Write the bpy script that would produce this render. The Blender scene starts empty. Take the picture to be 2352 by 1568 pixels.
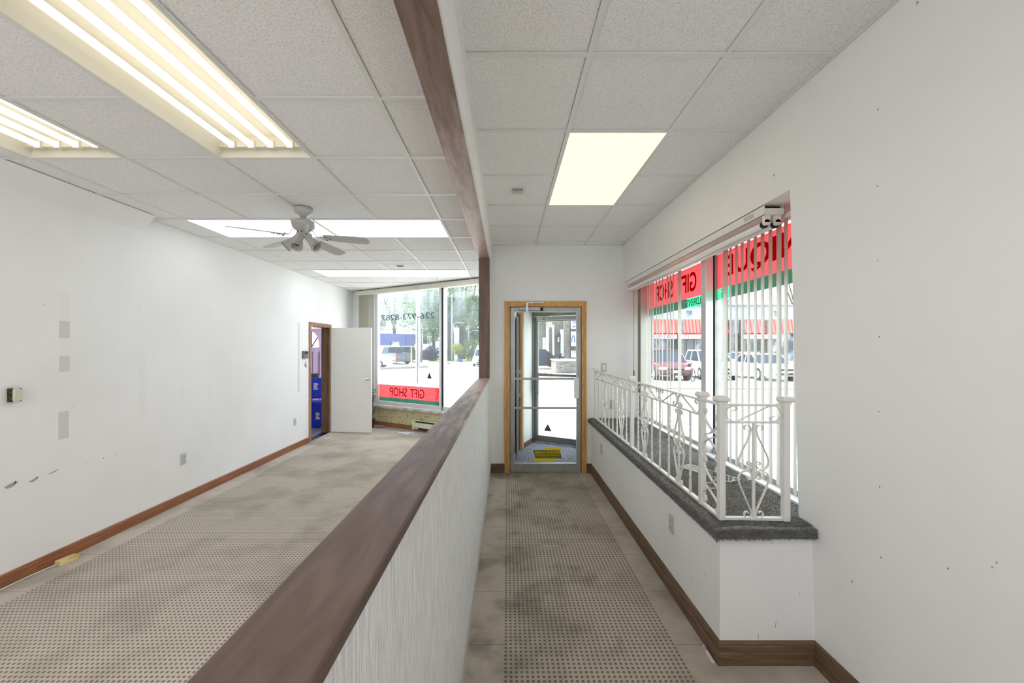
import bpy, bmesh, math, random
from mathutils import Vector, Matrix
random.seed(7)
S = bpy.context.scene
COL = S.collection
R = math.radians

# ------------------------------------------------------------------ camera
F = 910.0                      # focal length in pixels of the 2352x1568 frame
CZ = 1.58                      # camera height
cd = bpy.data.cameras.new('camera'); cam = bpy.data.objects.new('camera', cd); COL.objects.link(cam)
cd.sensor_fit = 'HORIZONTAL'; cd.sensor_width = 36.0; cd.lens = 36.0 * F / 2352.0
cd.shift_x = (1176 - 1165) / 2352.0; cd.shift_y = (799 - 784) / 2352.0
cd.clip_start = 0.05; cd.clip_end = 400
cam.location = (0, 0, CZ); cam.rotation_euler = (R(90), 0, 0)
S.camera = cam

# ------------------------------------------------------------------ world, sun, exposure
w = bpy.data.worlds.new('World'); S.world = w; w.use_nodes = True
nt = w.node_tree; nt.nodes.clear()
wo = nt.nodes.new('ShaderNodeOutputWorld'); wb = nt.nodes.new('ShaderNodeBackground')
tc = nt.nodes.new('ShaderNodeTexCoord'); nz = nt.nodes.new('ShaderNodeTexNoise'); cr = nt.nodes.new('ShaderNodeValToRGB')
nz.inputs['Scale'].default_value = 2.2; nz.inputs['Detail'].default_value = 5
cr.color_ramp.elements[0].position = 0.38; cr.color_ramp.elements[0].color = (0.62, 0.78, 1.0, 1)
cr.color_ramp.elements[1].position = 0.55; cr.color_ramp.elements[1].color = (1.0, 1.0, 1.0, 1)
nt.links.new(tc.outputs['Generated'], nz.inputs['Vector']); nt.links.new(nz.outputs['Fac'], cr.inputs['Fac'])
nt.links.new(cr.outputs['Color'], wb.inputs['Color']); wb.inputs['Strength'].default_value = 1.3
nt.links.new(wb.outputs['Background'], wo.inputs['Surface'])
sd = bpy.data.lights.new('sun', 'SUN'); sd.energy = 3.8; sd.angle = R(0.6); sd.color = (1, 0.97, 0.92)
sun = bpy.data.objects.new('sun', sd); COL.objects.link(sun)
sun.rotation_euler = Vector((-0.60, 0.14, 0.78)).to_track_quat('Z', 'Y').to_euler()
sun.location = (0, 0, 30)
S.view_settings.view_transform = 'Standard'; S.view_settings.look = 'None'
S.view_settings.gamma = 1.0; S.view_settings.use_curve_mapping = False
S.view_settings.exposure = 1.9
try:
    S.cycles.max_bounces = 14; S.cycles.diffuse_bounces = 7; S.cycles.transparent_max_bounces = 24
    S.cycles.caustics_reflective = False; S.cycles.caustics_refractive = False
    S.cycles.sample_clamp_indirect = 8
except Exception: pass
L_TUBE, L_PANEL, L_CREAM, L_FILL = 0.40, 0.68, 0.43, 2.2

# ------------------------------------------------------------------ materials
def srgb(c):
    return tuple(((v / 255.0) / 12.92 if v / 255.0 <= 0.04045 else ((v / 255.0 + 0.055) / 1.055) ** 2.4) for v in c)
def mat(name, rgb, rough=0.6, metal=0.0, noise=None, bump=None, spec=0.35, lin=False, scale=(1, 1, 1)):
    """rgb in 0-255 sRGB; noise=(scale, rgb2, lo, hi, detail); bump=(scale, strength, dist, detail)"""
    m = bpy.data.materials.new(name); m.use_nodes = True; n = m.node_tree.nodes; l = m.node_tree.links
    b = n['Principled BSDF']; c = srgb(rgb)
    b.inputs['Base Color'].default_value = (*c, 1); b.inputs['Roughness'].default_value = rough
    b.inputs['Metallic'].default_value = metal; b.inputs['Specular IOR Level'].default_value = spec
    t = None
    if noise or bump:
        t = n.new('ShaderNodeTexCoord'); mp = n.new('ShaderNodeMapping'); mp.inputs['Scale'].default_value = scale
        l.new(t.outputs['Object'], mp.inputs['Vector'])
    if noise:
        q = n.new('ShaderNodeTexNoise'); q.inputs['Scale'].default_value = noise[0]
        q.inputs['Detail'].default_value = noise[4] if len(noise) > 4 else 4
        r = n.new('ShaderNodeValToRGB'); r.color_ramp.elements[0].position = noise[2]; r.color_ramp.elements[1].position = noise[3]
        r.color_ramp.elements[0].color = (*c, 1); r.color_ramp.elements[1].color = (*srgb(noise[1]), 1)
        l.new(mp.outputs['Vector'], q.inputs['Vector']); l.new(q.outputs['Fac'], r.inputs['Fac']); l.new(r.outputs['Color'], b.inputs['Base Color'])
    if bump:
        q = n.new('ShaderNodeTexNoise'); q.inputs['Scale'].default_value = bump[0]; q.inputs['Detail'].default_value = bump[3] if len(bump) > 3 else 3
        k = n.new('ShaderNodeBump'); k.inputs['Strength'].default_value = bump[1]; k.inputs['Distance'].default_value = bump[2]
        l.new(mp.outputs['Vector'], q.inputs['Vector']); l.new(q.outputs['Fac'], k.inputs['Height']); l.new(k.outputs['Normal'], b.inputs['Normal'])
    return m
def emis(name, rgb, s, noise=None):
    m = bpy.data.materials.new(name); m.use_nodes = True; b = m.node_tree.nodes['Principled BSDF']
    c = srgb(rgb); b.inputs['Base Color'].default_value = (*c, 1); b.inputs['Emission Color'].default_value = (*c, 1)
    b.inputs['Emission Strength'].default_value = s; return m
def glass(name, tint=(255, 255, 255), refl=0.07):
    m = bpy.data.materials.new(name); m.use_nodes = True; n = m.node_tree.nodes; l = m.node_tree.links; n.clear()
    o = n.new('ShaderNodeOutputMaterial'); a = n.new('ShaderNodeBsdfTransparent'); g = n.new('ShaderNodeBsdfGlossy'); x = n.new('ShaderNodeMixShader')
    a.inputs['Color'].default_value = (*srgb(tint), 1); g.inputs['Roughness'].default_value = 0.02
    x.inputs['Fac'].default_value = refl
    l.new(a.outputs[0], x.inputs[1]); l.new(g.outputs[0], x.inputs[2]); l.new(x.outputs[0], o.inputs['Surface']); return m
def dusty(name):  # streaky dirt plus painted reflection haze, stronger towards the top
    m = glass(name, (248, 251, 250), 0.05); nt = m.node_tree; n = nt.nodes; l = nt.links
    out = [x for x in n if x.type == 'OUTPUT_MATERIAL'][0]; src = out.inputs['Surface'].links[0].from_socket
    t = n.new('ShaderNodeTexCoord'); mp = n.new('ShaderNodeMapping'); mp.inputs['Scale'].default_value = (2.2, 2.2, 0.8); q = n.new('ShaderNodeTexNoise'); q.inputs['Scale'].default_value = 1.6; q.inputs['Detail'].default_value = 5
    l.new(t.outputs['Object'], mp.inputs['Vector']); l.new(mp.outputs['Vector'], q.inputs['Vector']); sp = n.new('ShaderNodeSeparateXYZ'); l.new(t.outputs['Object'], sp.inputs[0])
    a = n.new('ShaderNodeMapRange'); a.inputs['From Min'].default_value = 0.4; a.inputs['From Max'].default_value = 0.65; l.new(q.outputs['Fac'], a.inputs['Value'])
    b = n.new('ShaderNodeMapRange'); b.inputs['From Min'].default_value = 1.9; b.inputs['From Max'].default_value = 2.6; b.inputs['To Max'].default_value = 0.2; l.new(sp.outputs[2], b.inputs['Value'])
    f = n.new('ShaderNodeMath'); f.operation = 'MULTIPLY'; l.new(a.outputs[0], f.inputs[0]); l.new(b.outputs[0], f.inputs[1])
    g = n.new('ShaderNodeMath'); g.operation = 'ADD'; g.inputs[1].default_value = 0.03; l.new(f.outputs[0], g.inputs[0])
    tr = n.new('ShaderNodeBsdfTranslucent'); tr.inputs['Color'].default_value = (0.62, 0.68, 0.76, 1); x = n.new('ShaderNodeMixShader')
    l.new(g.outputs[0], x.inputs['Fac']); l.new(src, x.inputs[1]); l.new(tr.outputs[0], x.inputs[2]); l.new(x.outputs[0], out.inputs['Surface']); return m
def film(name, rgb, trans=0.0, tl=0.85):
    """backlit vinyl / thin fabric: diffuse + translucent (+ some clear transmission)"""
    m = bpy.data.materials.new(name); m.use_nodes = True; n = m.node_tree.nodes; l = m.node_tree.links; n.clear(); c = (*srgb(rgb), 1)
    o = n.new('ShaderNodeOutputMaterial'); a = n.new('ShaderNodeBsdfDiffuse'); g = n.new('ShaderNodeBsdfTranslucent'); x = n.new('ShaderNodeMixShader')
    a.inputs['Color'].default_value = c; g.inputs['Color'].default_value = c; x.inputs['Fac'].default_value = tl
    l.new(a.outputs[0], x.inputs[1]); l.new(g.outputs[0], x.inputs[2]); last = x
    if trans:
        t = n.new('ShaderNodeBsdfTransparent'); t.inputs['Color'].default_value = c; y = n.new('ShaderNodeMixShader'); y.inputs['Fac'].default_value = trans
        l.new(x.outputs[0], y.inputs[1]); l.new(t.outputs[0], y.inputs[2]); last = y
    l.new(last.outputs[0], o.inputs['Surface']); return m

M = {}
M['wall'] = mat('wall_paint', (239, 239, 238), 0.75, noise=(0.9, (233, 233, 231), 0.45, 0.65, 5), bump=(60, 0.06, 0.002))
M['patch'] = mat('wall_patch_grey', (214, 213, 210), 0.8)
M['patch2'] = mat('wall_patch_white', (237, 236, 233), 0.8)
M['scuff'] = mat('scuff_dark', (96, 96, 94), 0.9)
M['scuff2'] = mat('scuff_light', (168, 166, 164), 0.9)
M['tile'] = None
M['grid'] = mat('grid_paint', (226, 226, 223), 0.45)
M['white'] = mat('white_enamel', (232, 230, 225), 0.35)
M['iron'] = mat('white_iron_paint', (228, 226, 221), 0.32, noise=(30, (208, 205, 198), 0.66, 0.8))
M['fanwhite'] = mat('fan_white', (190, 189, 185), 0.35)
M['dark'] = mat('dark_plastic', (34, 34, 34), 0.5)
M['black'] = mat('black_void', (12, 12, 12), 0.8)
M['alu'] = mat('aluminium', (176, 177, 174), 0.38, 0.35, noise=(8, (160, 160, 156), 0.4, 0.7))
M['alud'] = mat('aluminium_dull', (128, 130, 128), 0.4, 0.4)
M['alub'] = mat('aluminium_bright', (215, 216, 218), 0.3, 0.3)
M['chrome'] = mat('chrome', (220, 220, 220), 0.15, 0.9)
M['cream'] = mat('cream_enamel', (226, 221, 206), 0.5)
M['tubeglass'] = mat('unlit_tube', (238, 238, 234), 0.25)
M['plate'] = mat('cover_plate', (196, 195, 192), 0.35)
M['gray'] = mat('grey_plastic', (110, 118, 122), 0.45)
M['almond'] = mat('almond_plastic', (214, 212, 192), 0.35)
M['metalbox'] = mat('old_metal_box', (96, 90, 74), 0.5, 0.5, noise=(90, (40, 36, 28), 0.4, 0.6))
M['blind'] = film('blind_vinyl', (204, 202, 194), 0, 0.4)
M['blind2'] = film('blind_vinyl_warm', (206, 198, 176), 0, 0.35)
M['valance'] = mat('valance', (212, 206, 190), 0.5)
M['glass'] = glass('window_glass', (248, 251, 250), 0.05)
M['glasshazed'] = dusty('dusty_hazed_glass')
M['red'] = film('red_vinyl', (200, 66, 70), 0.1)
M['redletter'] = film('dark_red_letter', (190, 40, 60), 0.55)
M['green'] = film('green_vinyl', (36, 78, 60), 0.05)
M['greenlt'] = film('light_green_vinyl', (62, 186, 130), 0.1)
M['greenletter'] = film('green_letter', (20, 110, 76), 0.0)
M['letter'] = mat('grey_letter', (92, 108, 116), 0.6)
M['navy'] = mat('navy_sticker', (30, 44, 84), 0.5)
M['yellow'] = mat('yellow_sticker', (246, 222, 60), 0.5)
M['olive'] = mat('olive_sticker', (122, 116, 30), 0.5)
M['blue'] = mat('blue_bin_plastic', (30, 58, 190), 0.35)
M['blued'] = mat('blue_bin_rim', (40, 72, 214), 0.35)
M['purple'] = mat('purple_paint', (154, 130, 158), 0.6, noise=(5, (130, 106, 134), 0.4, 0.7), scale=(1, 1, 0.3))
M['mauvedark'] = mat('panel_groove', (70, 52, 66), 0.7)
M['doorwhite'] = mat('slab_door_paint', (224, 223, 217), 0.4)
M['slate'] = mat('slate_floor', (110, 118, 140), 0.5, noise=(3, (88, 84, 92), 0.4, 0.6), scale=(8, 1, 1))
M['cardboard'] = mat('brown_card', (84, 72, 70), 0.8)
M['leather'] = mat('navy_upholstery', (28, 36, 56), 0.5)
M['paper'] = mat('paper', (222, 214, 214), 0.8, noise=(9, (150, 110, 116), 0.5, 0.6))
M['board'] = mat('picture_board', (205, 210, 212), 0.5, noise=(4, (90, 104, 110), 0.45, 0.6))
M['pine'] = mat('pine_block', (226, 206, 150), 0.6, noise=(6, (190, 160, 100), 0.4, 0.6), scale=(1, 8, 1))
M['marble'] = mat('marble_sill', (190, 184, 176), 0.35, noise=(7, (140, 132, 118), 0.45, 0.7, 8))
M['stain'] = mat('stained_wallpaper', (196, 190, 148), 0.8, noise=(14, (96, 88, 70), 0.52, 0.75, 12), scale=(1, 1, 1.4))
M['heater'] = mat('heater_enamel', (206, 204, 176), 0.4)
M['leafdry'] = mat('dusty_leaf', (120, 134, 124), 0.8, noise=(40, (74, 92, 80), 0.4, 0.6))
M['stem'] = mat('stem_brown', (104, 84, 70), 0.8)
M['terracotta'] = mat('dark_pot', (92, 54, 50), 0.7)
M['vest'] = mat('vestibule_carpet', (150, 152, 166), 0.95, noise=(220, (104, 104, 112), 0.45, 0.55), scale=(1, 0.15, 1))

def wood(name, c1, c2, c3, sc=(3, 3, 0.6), rough=0.5):
    m = bpy.data.materials.new(name); m.use_nodes = True; n = m.node_tree.nodes; l = m.node_tree.links; b = n['Principled BSDF']
    b.inputs['Roughness'].default_value = rough; b.inputs['Specular IOR Level'].default_value = 0.3
    t = n.new('ShaderNodeTexCoord'); mp = n.new('ShaderNodeMapping'); mp.inputs['Scale'].default_value = sc
    q = n.new('ShaderNodeTexNoise'); q.inputs['Scale'].default_value = 4; q.inputs['Detail'].default_value = 7; q.inputs['Distortion'].default_value = 1.4
    r = n.new('ShaderNodeValToRGB'); e = r.color_ramp.elements
    e[0].position = 0.32; e[0].color = (*srgb(c1), 1); e[1].position = 0.72; e[1].color = (*srgb(c3), 1)
    x = e.new(0.52); x.color = (*srgb(c2), 1)
    l.new(t.outputs['Object'], mp.inputs['Vector']); l.new(mp.outputs['Vector'], q.inputs['Vector']); l.new(q.outputs['Fac'], r.inputs['Fac']); l.new(r.outputs['Color'], b.inputs['Base Color'])
    k = n.new('ShaderNodeBump'); k.inputs['Strength'].default_value = 0.15; k.inputs['Distance'].default_value = 0.003
    l.new(q.outputs['Fac'], k.inputs['Height']); l.new(k.outputs['Normal'], b.inputs['Normal']); return m
M['cap'] = wood('mauve_stained_cap', (84, 67, 61), (97, 79, 72), (108, 90, 82), (5, 0.7, 5), 0.45)
M['beam'] = wood('mauve_stained_beam', (118, 95, 85), (134, 110, 98), (148, 122, 110), (5, 0.7, 5), 0.42)
M['post'] = wood('brown_post_wood', (98, 76, 68), (110, 86, 78), (122, 98, 88), (5, 5, 0.7), 0.42)
def worn(m):      # paler worn stretch of the boards towards the street end
    nt = m.node_tree; b = nt.nodes['Principled BSDF']; src = b.inputs['Base Color'].links[0].from_socket
    t = nt.nodes.new('ShaderNodeTexCoord').outputs['Object']; sp = nt.nodes.new('ShaderNodeSeparateXYZ'); nt.links.new(t, sp.inputs[0])
    mp = nt.nodes.new('ShaderNodeMapping'); mp.inputs['Scale'].default_value = (9, 1.3, 9); nt.links.new(t, mp.inputs['Vector'])
    a = math_node(nt, 'ADD', ramp_val(nt, sp.outputs[1], 0.9, 3.4), math_node(nt, 'MULTIPLY', math_node(nt, 'SUBTRACT', noise_n(nt, mp.outputs['Vector'], 2.5, 6, 0.65), 0.5), 2.6))
    f = math_node(nt, 'MULTIPLY', ramp_val(nt, a, 0.3, 1.0), ramp_val(nt, sp.outputs[1], 0.8, 2.0))
    nt.links.new(mixc(nt, f, src, srgb((184, 156, 148))), b.inputs['Base Color'])
M['base'] = wood('brown_baseboard', (96, 76, 58), (112, 90, 70), (124, 102, 80), (1, 1, 12))
M['basel'] = wood('orange_baseboard', (132, 84, 56), (146, 96, 66), (158, 108, 76), (1, 1, 12))
M['casing'] = wood('oak_casing', (196, 144, 80), (214, 164, 98), (224, 182, 118), (9, 9, 0.8))
M['casingd'] = wood('brown_casing', (146, 106, 80), (164, 122, 96), (182, 142, 114), (9, 9, 0.8))
M['jamb'] = wood('dark_jamb', (88, 66, 46), (108, 82, 60), (128, 98, 72), (9, 9, 0.8))

def math_node(nt, op, a, b=None, c=None):
    q = nt.nodes.new('ShaderNodeMath'); q.operation = op
    for i, v in enumerate((a, b, c)):
        if v is None: continue
        if isinstance(v, (int, float)): q.inputs[i].default_value = v
        else: nt.links.new(v, q.inputs[i])
    return q.outputs[0]
def ramp(nt, fac, p0, c0, p1, c1):
    r = nt.nodes.new('ShaderNodeValToRGB'); r.color_ramp.elements[0].position = p0; r.color_ramp.elements[1].position = p1
    r.color_ramp.elements[0].color = (*c0, 1); r.color_ramp.elements[1].color = (*c1, 1); nt.links.new(fac, r.inputs['Fac']); return r.outputs['Color']
def mixc(nt, fac, a, b, mode='MIX'):
    x = nt.nodes.new('ShaderNodeMix'); x.data_type = 'RGBA'; x.blend_type = mode
    if isinstance(fac, (int, float)): x.inputs['Factor'].default_value = fac
    else: nt.links.new(fac, x.inputs['Factor'])
    for k, v in (('A', a), ('B', b)):
        s = [i for i in x.inputs if i.name == k and i.type == 'RGBA'][0]
        if isinstance(v, tuple): s.default_value = (*v, 1)
        else: nt.links.new(v, s)
    return [o for o in x.outputs if o.type == 'RGBA'][0]
def noise_n(nt, vec, sc, det=4, rough=0.5):
    q = nt.nodes.new('ShaderNodeTexNoise'); q.inputs['Scale'].default_value = sc; q.inputs['Detail'].default_value = det; q.inputs['Roughness'].default_value = rough
    nt.links.new(vec, q.inputs['Vector']); return q.outputs['Fac']

def tile_mat():
    m = bpy.data.materials.new('acoustic_tile'); m.use_nodes = True; nt = m.node_tree; b = nt.nodes['Principled BSDF']; b.inputs['Roughness'].default_value = 0.95
    b.inputs['Specular IOR Level'].default_value = 0.1
    t = nt.nodes.new('ShaderNodeTexCoord').outputs['Object']
    a = noise_n(nt, t, 140, 3, 0.6); f = noise_n(nt, t, 1.3, 3)
    c = mixc(nt, math_node(nt, 'MULTIPLY', ramp_val(nt, a, 0.34, 0.52), 1.0), srgb((216, 216, 215)), srgb((242, 241, 240)))
    c = mixc(nt, ramp_val(nt, f, 0.5, 0.7), c, srgb((198, 195, 191)), 'MULTIPLY') if False else c
    nt.links.new(c, b.inputs['Base Color'])
    k = nt.nodes.new('ShaderNodeBump'); k.inputs['Strength'].default_value = 0.5; k.inputs['Distance'].default_value = 0.004
    nt.links.new(a, k.inputs['Height']); nt.links.new(k.outputs['Normal'], b.inputs['Normal']); return m
def ramp_val(nt, fac, lo, hi):
    q = nt.nodes.new('ShaderNodeMapRange'); q.inputs['From Min'].default_value = lo; q.inputs['From Max'].default_value = hi
    nt.links.new(fac, q.inputs['Value']); return q.outputs['Result']
M['tile'] = tile_mat()

worn(M['beam']); worn(M['cap'])
def carpet_mat():
    m = bpy.data.materials.new('dotted_carpet'); m.use_nodes = True; nt = m.node_tree; b = nt.nodes['Principled BSDF']
    b.inputs['Roughness'].default_value = 1.0; b.inputs['Specular IOR Level'].default_value = 0.05
    t = nt.nodes.new('ShaderNodeTexCoord').outputs['Object']; sp = nt.nodes.new('ShaderNodeSeparateXYZ'); nt.links.new(t, sp.inputs[0])
    X, Y = sp.outputs[0], sp.outputs[1]
    P = 0.0262
    def dot(v):
        fr = math_node(nt, 'FRACT', math_node(nt, 'DIVIDE', math_node(nt, 'ADD', v, 20.011), P))
        return math_node(nt, 'LESS_THAN', math_node(nt, 'ABSOLUTE', math_node(nt, 'SUBTRACT', fr, 0.5)), 0.235)
    d = math_node(nt, 'MULTIPLY', dot(X), dot(Y))
    def band(v, a, bb): return math_node(nt, 'MULTIPLY', math_node(nt, 'GREATER_THAN', v, a), math_node(nt, 'LESS_THAN', v, bb))
    field = math_node(nt, 'MAXIMUM', band(X, -3.1116, -0.45), band(X, -0.0204, 0.8966))
    d = math_node(nt, 'MULTIPLY', d, field)
    fine = noise_n(nt, t, 320, 2); big = noise_n(nt, t, 1.25, 5, 0.6); mid = noise_n(nt, t, 3.2, 4, 0.6)
    base = mixc(nt, ramp_val(nt, fine, 0.3, 0.7), srgb((180, 170, 158)), srgb((206, 197, 186)))
    base = mixc(nt, math_node(nt, 'MULTIPLY', field, 0.35), base, srgb((178, 172, 158)))
    dirt_shade = ramp_val(nt, big, 0.46, 0.68)
    corr = math_node(nt, 'GREATER_THAN', X, -0.25)
    dirt2 = math_node(nt, 'MULTIPLY', ramp_val(nt, mid, 0.48, 0.70), math_node(nt, 'MULTIPLY', corr, math_node(nt, 'LESS_THAN', X, 0.62)))
    c = mixc(nt, math_node(nt, 'MULTIPLY', d, 0.80), base, srgb((92, 78, 62)))
    c = mixc(nt, math_node(nt, 'MULTIPLY', dirt_shade, 0.5), c, srgb((92, 80, 68)))  # soft floor shadows painted in together with the dirt
    c = mixc(nt, math_node(nt, 'MULTIPLY', dirt2, 0.5), c, srgb((66, 58, 54)))
    c = mixc(nt, math_node(nt, 'MULTIPLY', corr, 0.06), c, srgb((96, 76, 58)))
    # seams between carpet strips
    fr = math_node(nt, 'ABSOLUTE', math_node(nt, 'SUBTRACT', math_node(nt, 'FRACT', math_node(nt, 'DIVIDE', math_node(nt, 'ADD', Y, 20.2), 0.46)), 0.5))
    seam = math_node(nt, 'LESS_THAN', fr, 0.004)
    border = math_node(nt, 'SUBTRACT', 1.0, field)
    c = mixc(nt, math_node(nt, 'MULTIPLY', math_node(nt, 'MULTIPLY', seam, border), 0.6), c, srgb((80, 70, 60)))
    nt.links.new(c, b.inputs['Base Color'])
    k = nt.nodes.new('ShaderNodeBump'); k.inputs['Strength'].default_value = 0.35; k.inputs['Distance'].default_value = 0.003
    nt.links.new(fine, k.inputs['Height']); nt.links.new(k.outputs['Normal'], b.inputs['Normal']); return m
M['carpet'] = carpet_mat()
def wallpaper_mat():
    m = bpy.data.materials.new('grasscloth_wallpaper'); m.use_nodes = True; nt = m.node_tree; b = nt.nodes['Principled BSDF']; b.inputs['Roughness'].default_value = 0.9
    t = nt.nodes.new('ShaderNodeTexCoord'); mp = nt.nodes.new('ShaderNodeMapping'); mp.inputs['Scale'].default_value = (1, 1, 0.07)
    nt.links.new(t.outputs['Object'], mp.inputs['Vector']); a = noise_n(nt, mp.outputs['Vector'], 150, 3, 0.7); c = noise_n(nt, t.outputs['Object'], 260, 2)
    s = math_node(nt, 'ADD', math_node(nt, 'MULTIPLY', a, 0.7), math_node(nt, 'MULTIPLY', c, 0.3))
    nt.links.new(mixc(nt, ramp_val(nt, s, 0.36, 0.6), srgb((196, 196, 197)), srgb((236, 236, 235))), b.inputs['Base Color'])
    k = nt.nodes.new('ShaderNodeBump'); k.inputs['Strength'].default_value = 0.3; k.inputs['Distance'].default_value = 0.002
    nt.links.new(s, k.inputs['Height']); nt.links.new(k.outputs['Normal'], b.inputs['Normal']); return m
M['wallpaper'] = wallpaper_mat()
M['shag'] = mat('grey_shag', (146, 144, 141), 0.95, noise=(60, (120, 119, 117), 0.4, 0.62), bump=(160, 0.4, 0.006), spec=0.1)
# outdoors
M['asphalt'] = mat('pale_asphalt', (196, 196, 194), 0.9, noise=(0.25, (180, 180, 178), 0.4, 0.65, 6))
M['concrete'] = mat('pale_concrete', (210, 208, 202), 0.9, noise=(0.6, (194, 192, 186), 0.4, 0.65, 6))
M['kerb'] = mat('kerb_concrete', (120, 116, 106), 0.9)
M['grass'] = mat('grass_blades', (104, 122, 62), 0.9, noise=(3, (140, 148, 84), 0.4, 0.6))
M['bark'] = mat('bark', (84, 80, 74), 0.9, noise=(5, (54, 52, 49), 0.4, 0.6), scale=(4, 4, 0.7))
def leaf(name, rgb, rgb2):
    m = bpy.data.materials.new(name); m.use_nodes = True; nt = m.node_tree; n = nt.nodes; n.clear()
    t = n.new('ShaderNodeTexCoord'); f = noise_n(nt, t.outputs['Object'], 1.6, 4); col = mixc(nt, ramp_val(nt, f, 0.38, 0.62), srgb(rgb), srgb(rgb2))
    o = n.new('ShaderNodeOutputMaterial'); a = n.new('ShaderNodeBsdfDiffuse'); g = n.new('ShaderNodeBsdfTranslucent'); x = n.new('ShaderNodeMixShader'); x.inputs['Fac'].default_value = 0.45
    nt.links.new(col, a.inputs['Color']); nt.links.new(col, g.inputs['Color']); nt.links.new(a.outputs[0], x.inputs[1]); nt.links.new(g.outputs[0], x.inputs[2]); nt.links.new(x.outputs[0], o.inputs['Surface']); return m
M['leaf'] = leaf('leaf_green', (88, 106, 84), (126, 146, 104))
M['leafpale'] = leaf('leaf_pale', (120, 136, 126), (156, 168, 148))
M['leafyellow'] = leaf('leaf_yellow', (124, 132, 56), (152, 156, 84))
M['leafdark'] = leaf('leaf_dark', (54, 58, 72), (80, 84, 92))
M['whitewall'] = mat('white_render', (196, 198, 204), 0.8)
M['bluemetal'] = mat('blue_metal', (66, 76, 124), 0.6, noise=(2, (56, 66, 114), 0.4, 0.6), scale=(6, 6, 0.2))
M['shingle'] = mat('grey_shingle', (140, 136, 140), 0.9)
M['brownroof'] = mat('brown_roof', (160, 140, 130), 0.9)
M['darkwall'] = mat('dark_timber', (70, 62, 58), 0.9)
M['siding'] = mat('grey_siding', (150, 156, 172), 0.8)
M['shopglass'] = mat('shop_glass', (92, 98, 108), 0.15, 0.0, noise=(0.5, (170, 178, 188), 0.48, 0.6))
M['signwhite'] = mat('sign_white', (196, 198, 200), 0.6)
M['signred'] = mat('sign_red', (190, 50, 60), 0.6)
M['signink'] = mat('sign_ink', (70, 110, 96), 0.6)
M['signblue'] = mat('sign_blue', (60, 76, 140), 0.6)
M['carwhite'] = mat('car_white', (236, 238, 240), 0.2)
M['carblack'] = mat('car_black', (26, 27, 34), 0.4)
M['carmaroon'] = mat('car_maroon', (88, 48, 60), 0.2)
M['cargray'] = mat('car_grey', (66, 70, 80), 0.2)
M['carsilver'] = mat('car_silver', (170, 178, 192), 0.2)
M['carglass'] = mat('car_glass', (44, 52, 66), 0.35, spec=0.15)
M['tyre'] = mat('tyre', (38, 38, 42), 0.8)
M['rim'] = mat('rim', (170, 174, 180), 0.3, 0.6)
M['taillamp'] = mat('tail_lamp', (180, 40, 60), 0.3)
M['pole'] = mat('galvanised_pole', (128, 133, 140), 0.5)
M['poledark'] = mat('wood_pole', (96, 82, 78), 0.8)
M['yellowpost'] = mat('yellow_post', (220, 208, 70), 0.5)
def brick(name, c1, c2, mortar, sx, sc, rot=None):
    m = bpy.data.materials.new(name); m.use_nodes = True; nt = m.node_tree; b = nt.nodes['Principled BSDF']; b.inputs['Roughness'].default_value = 0.9
    t = nt.nodes.new('ShaderNodeTexCoord'); sp = nt.nodes.new('ShaderNodeSeparateXYZ'); cb = nt.nodes.new('ShaderNodeCombineXYZ')
    nt.links.new(t.outputs['Object'], sp.inputs[0]); nt.links.new(math_node(nt, 'ADD', sp.outputs[0], sp.outputs[1]), cb.inputs[0]); nt.links.new(sp.outputs[2], cb.inputs[1])
    q = nt.nodes.new('ShaderNodeTexBrick'); q.inputs['Scale'].default_value = sc; q.inputs['Color1'].default_value = (*srgb(c1), 1); q.inputs['Color2'].default_value = (*srgb(c2), 1); q.inputs['Mortar'].default_value = (*srgb(mortar), 1)
    q.inputs['Brick Width'].default_value = sx; q.inputs['Row Height'].default_value = 0.25; q.inputs['Mortar Size'].default_value = 0.02
    nt.links.new(cb.outputs[0], q.inputs['Vector']); nt.links.new(q.outputs['Color'], b.inputs['Base Color']); return m
M['stone'] = brick('stone_blocks', (124, 118, 112), (84, 81, 86), (140, 136, 130), 0.55, 2.6)
M['stripe'] = None
def stripe_mat():
    m = bpy.data.materials.new('red_ribbed_awning'); m.use_nodes = True; nt = m.node_tree; b = nt.nodes['Principled BSDF']; b.inputs['Roughness'].default_value = 0.6
    t = nt.nodes.new('ShaderNodeTexCoord'); sp = nt.nodes.new('ShaderNodeSeparateXYZ'); nt.links.new(t.outputs['Object'], sp.inputs[0])
    f = math_node(nt, 'LESS_THAN', math_node(nt, 'FRACT', math_node(nt, 'DIVIDE', math_node(nt, 'ADD', sp.outputs[0], 50.0), 0.34)), 0.45)
    nt.links.new(mixc(nt, f, srgb((226, 112, 104)), srgb((176, 62, 60))), b.inputs['Base Color']); return m
M['stripe'] = stripe_mat()

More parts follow.
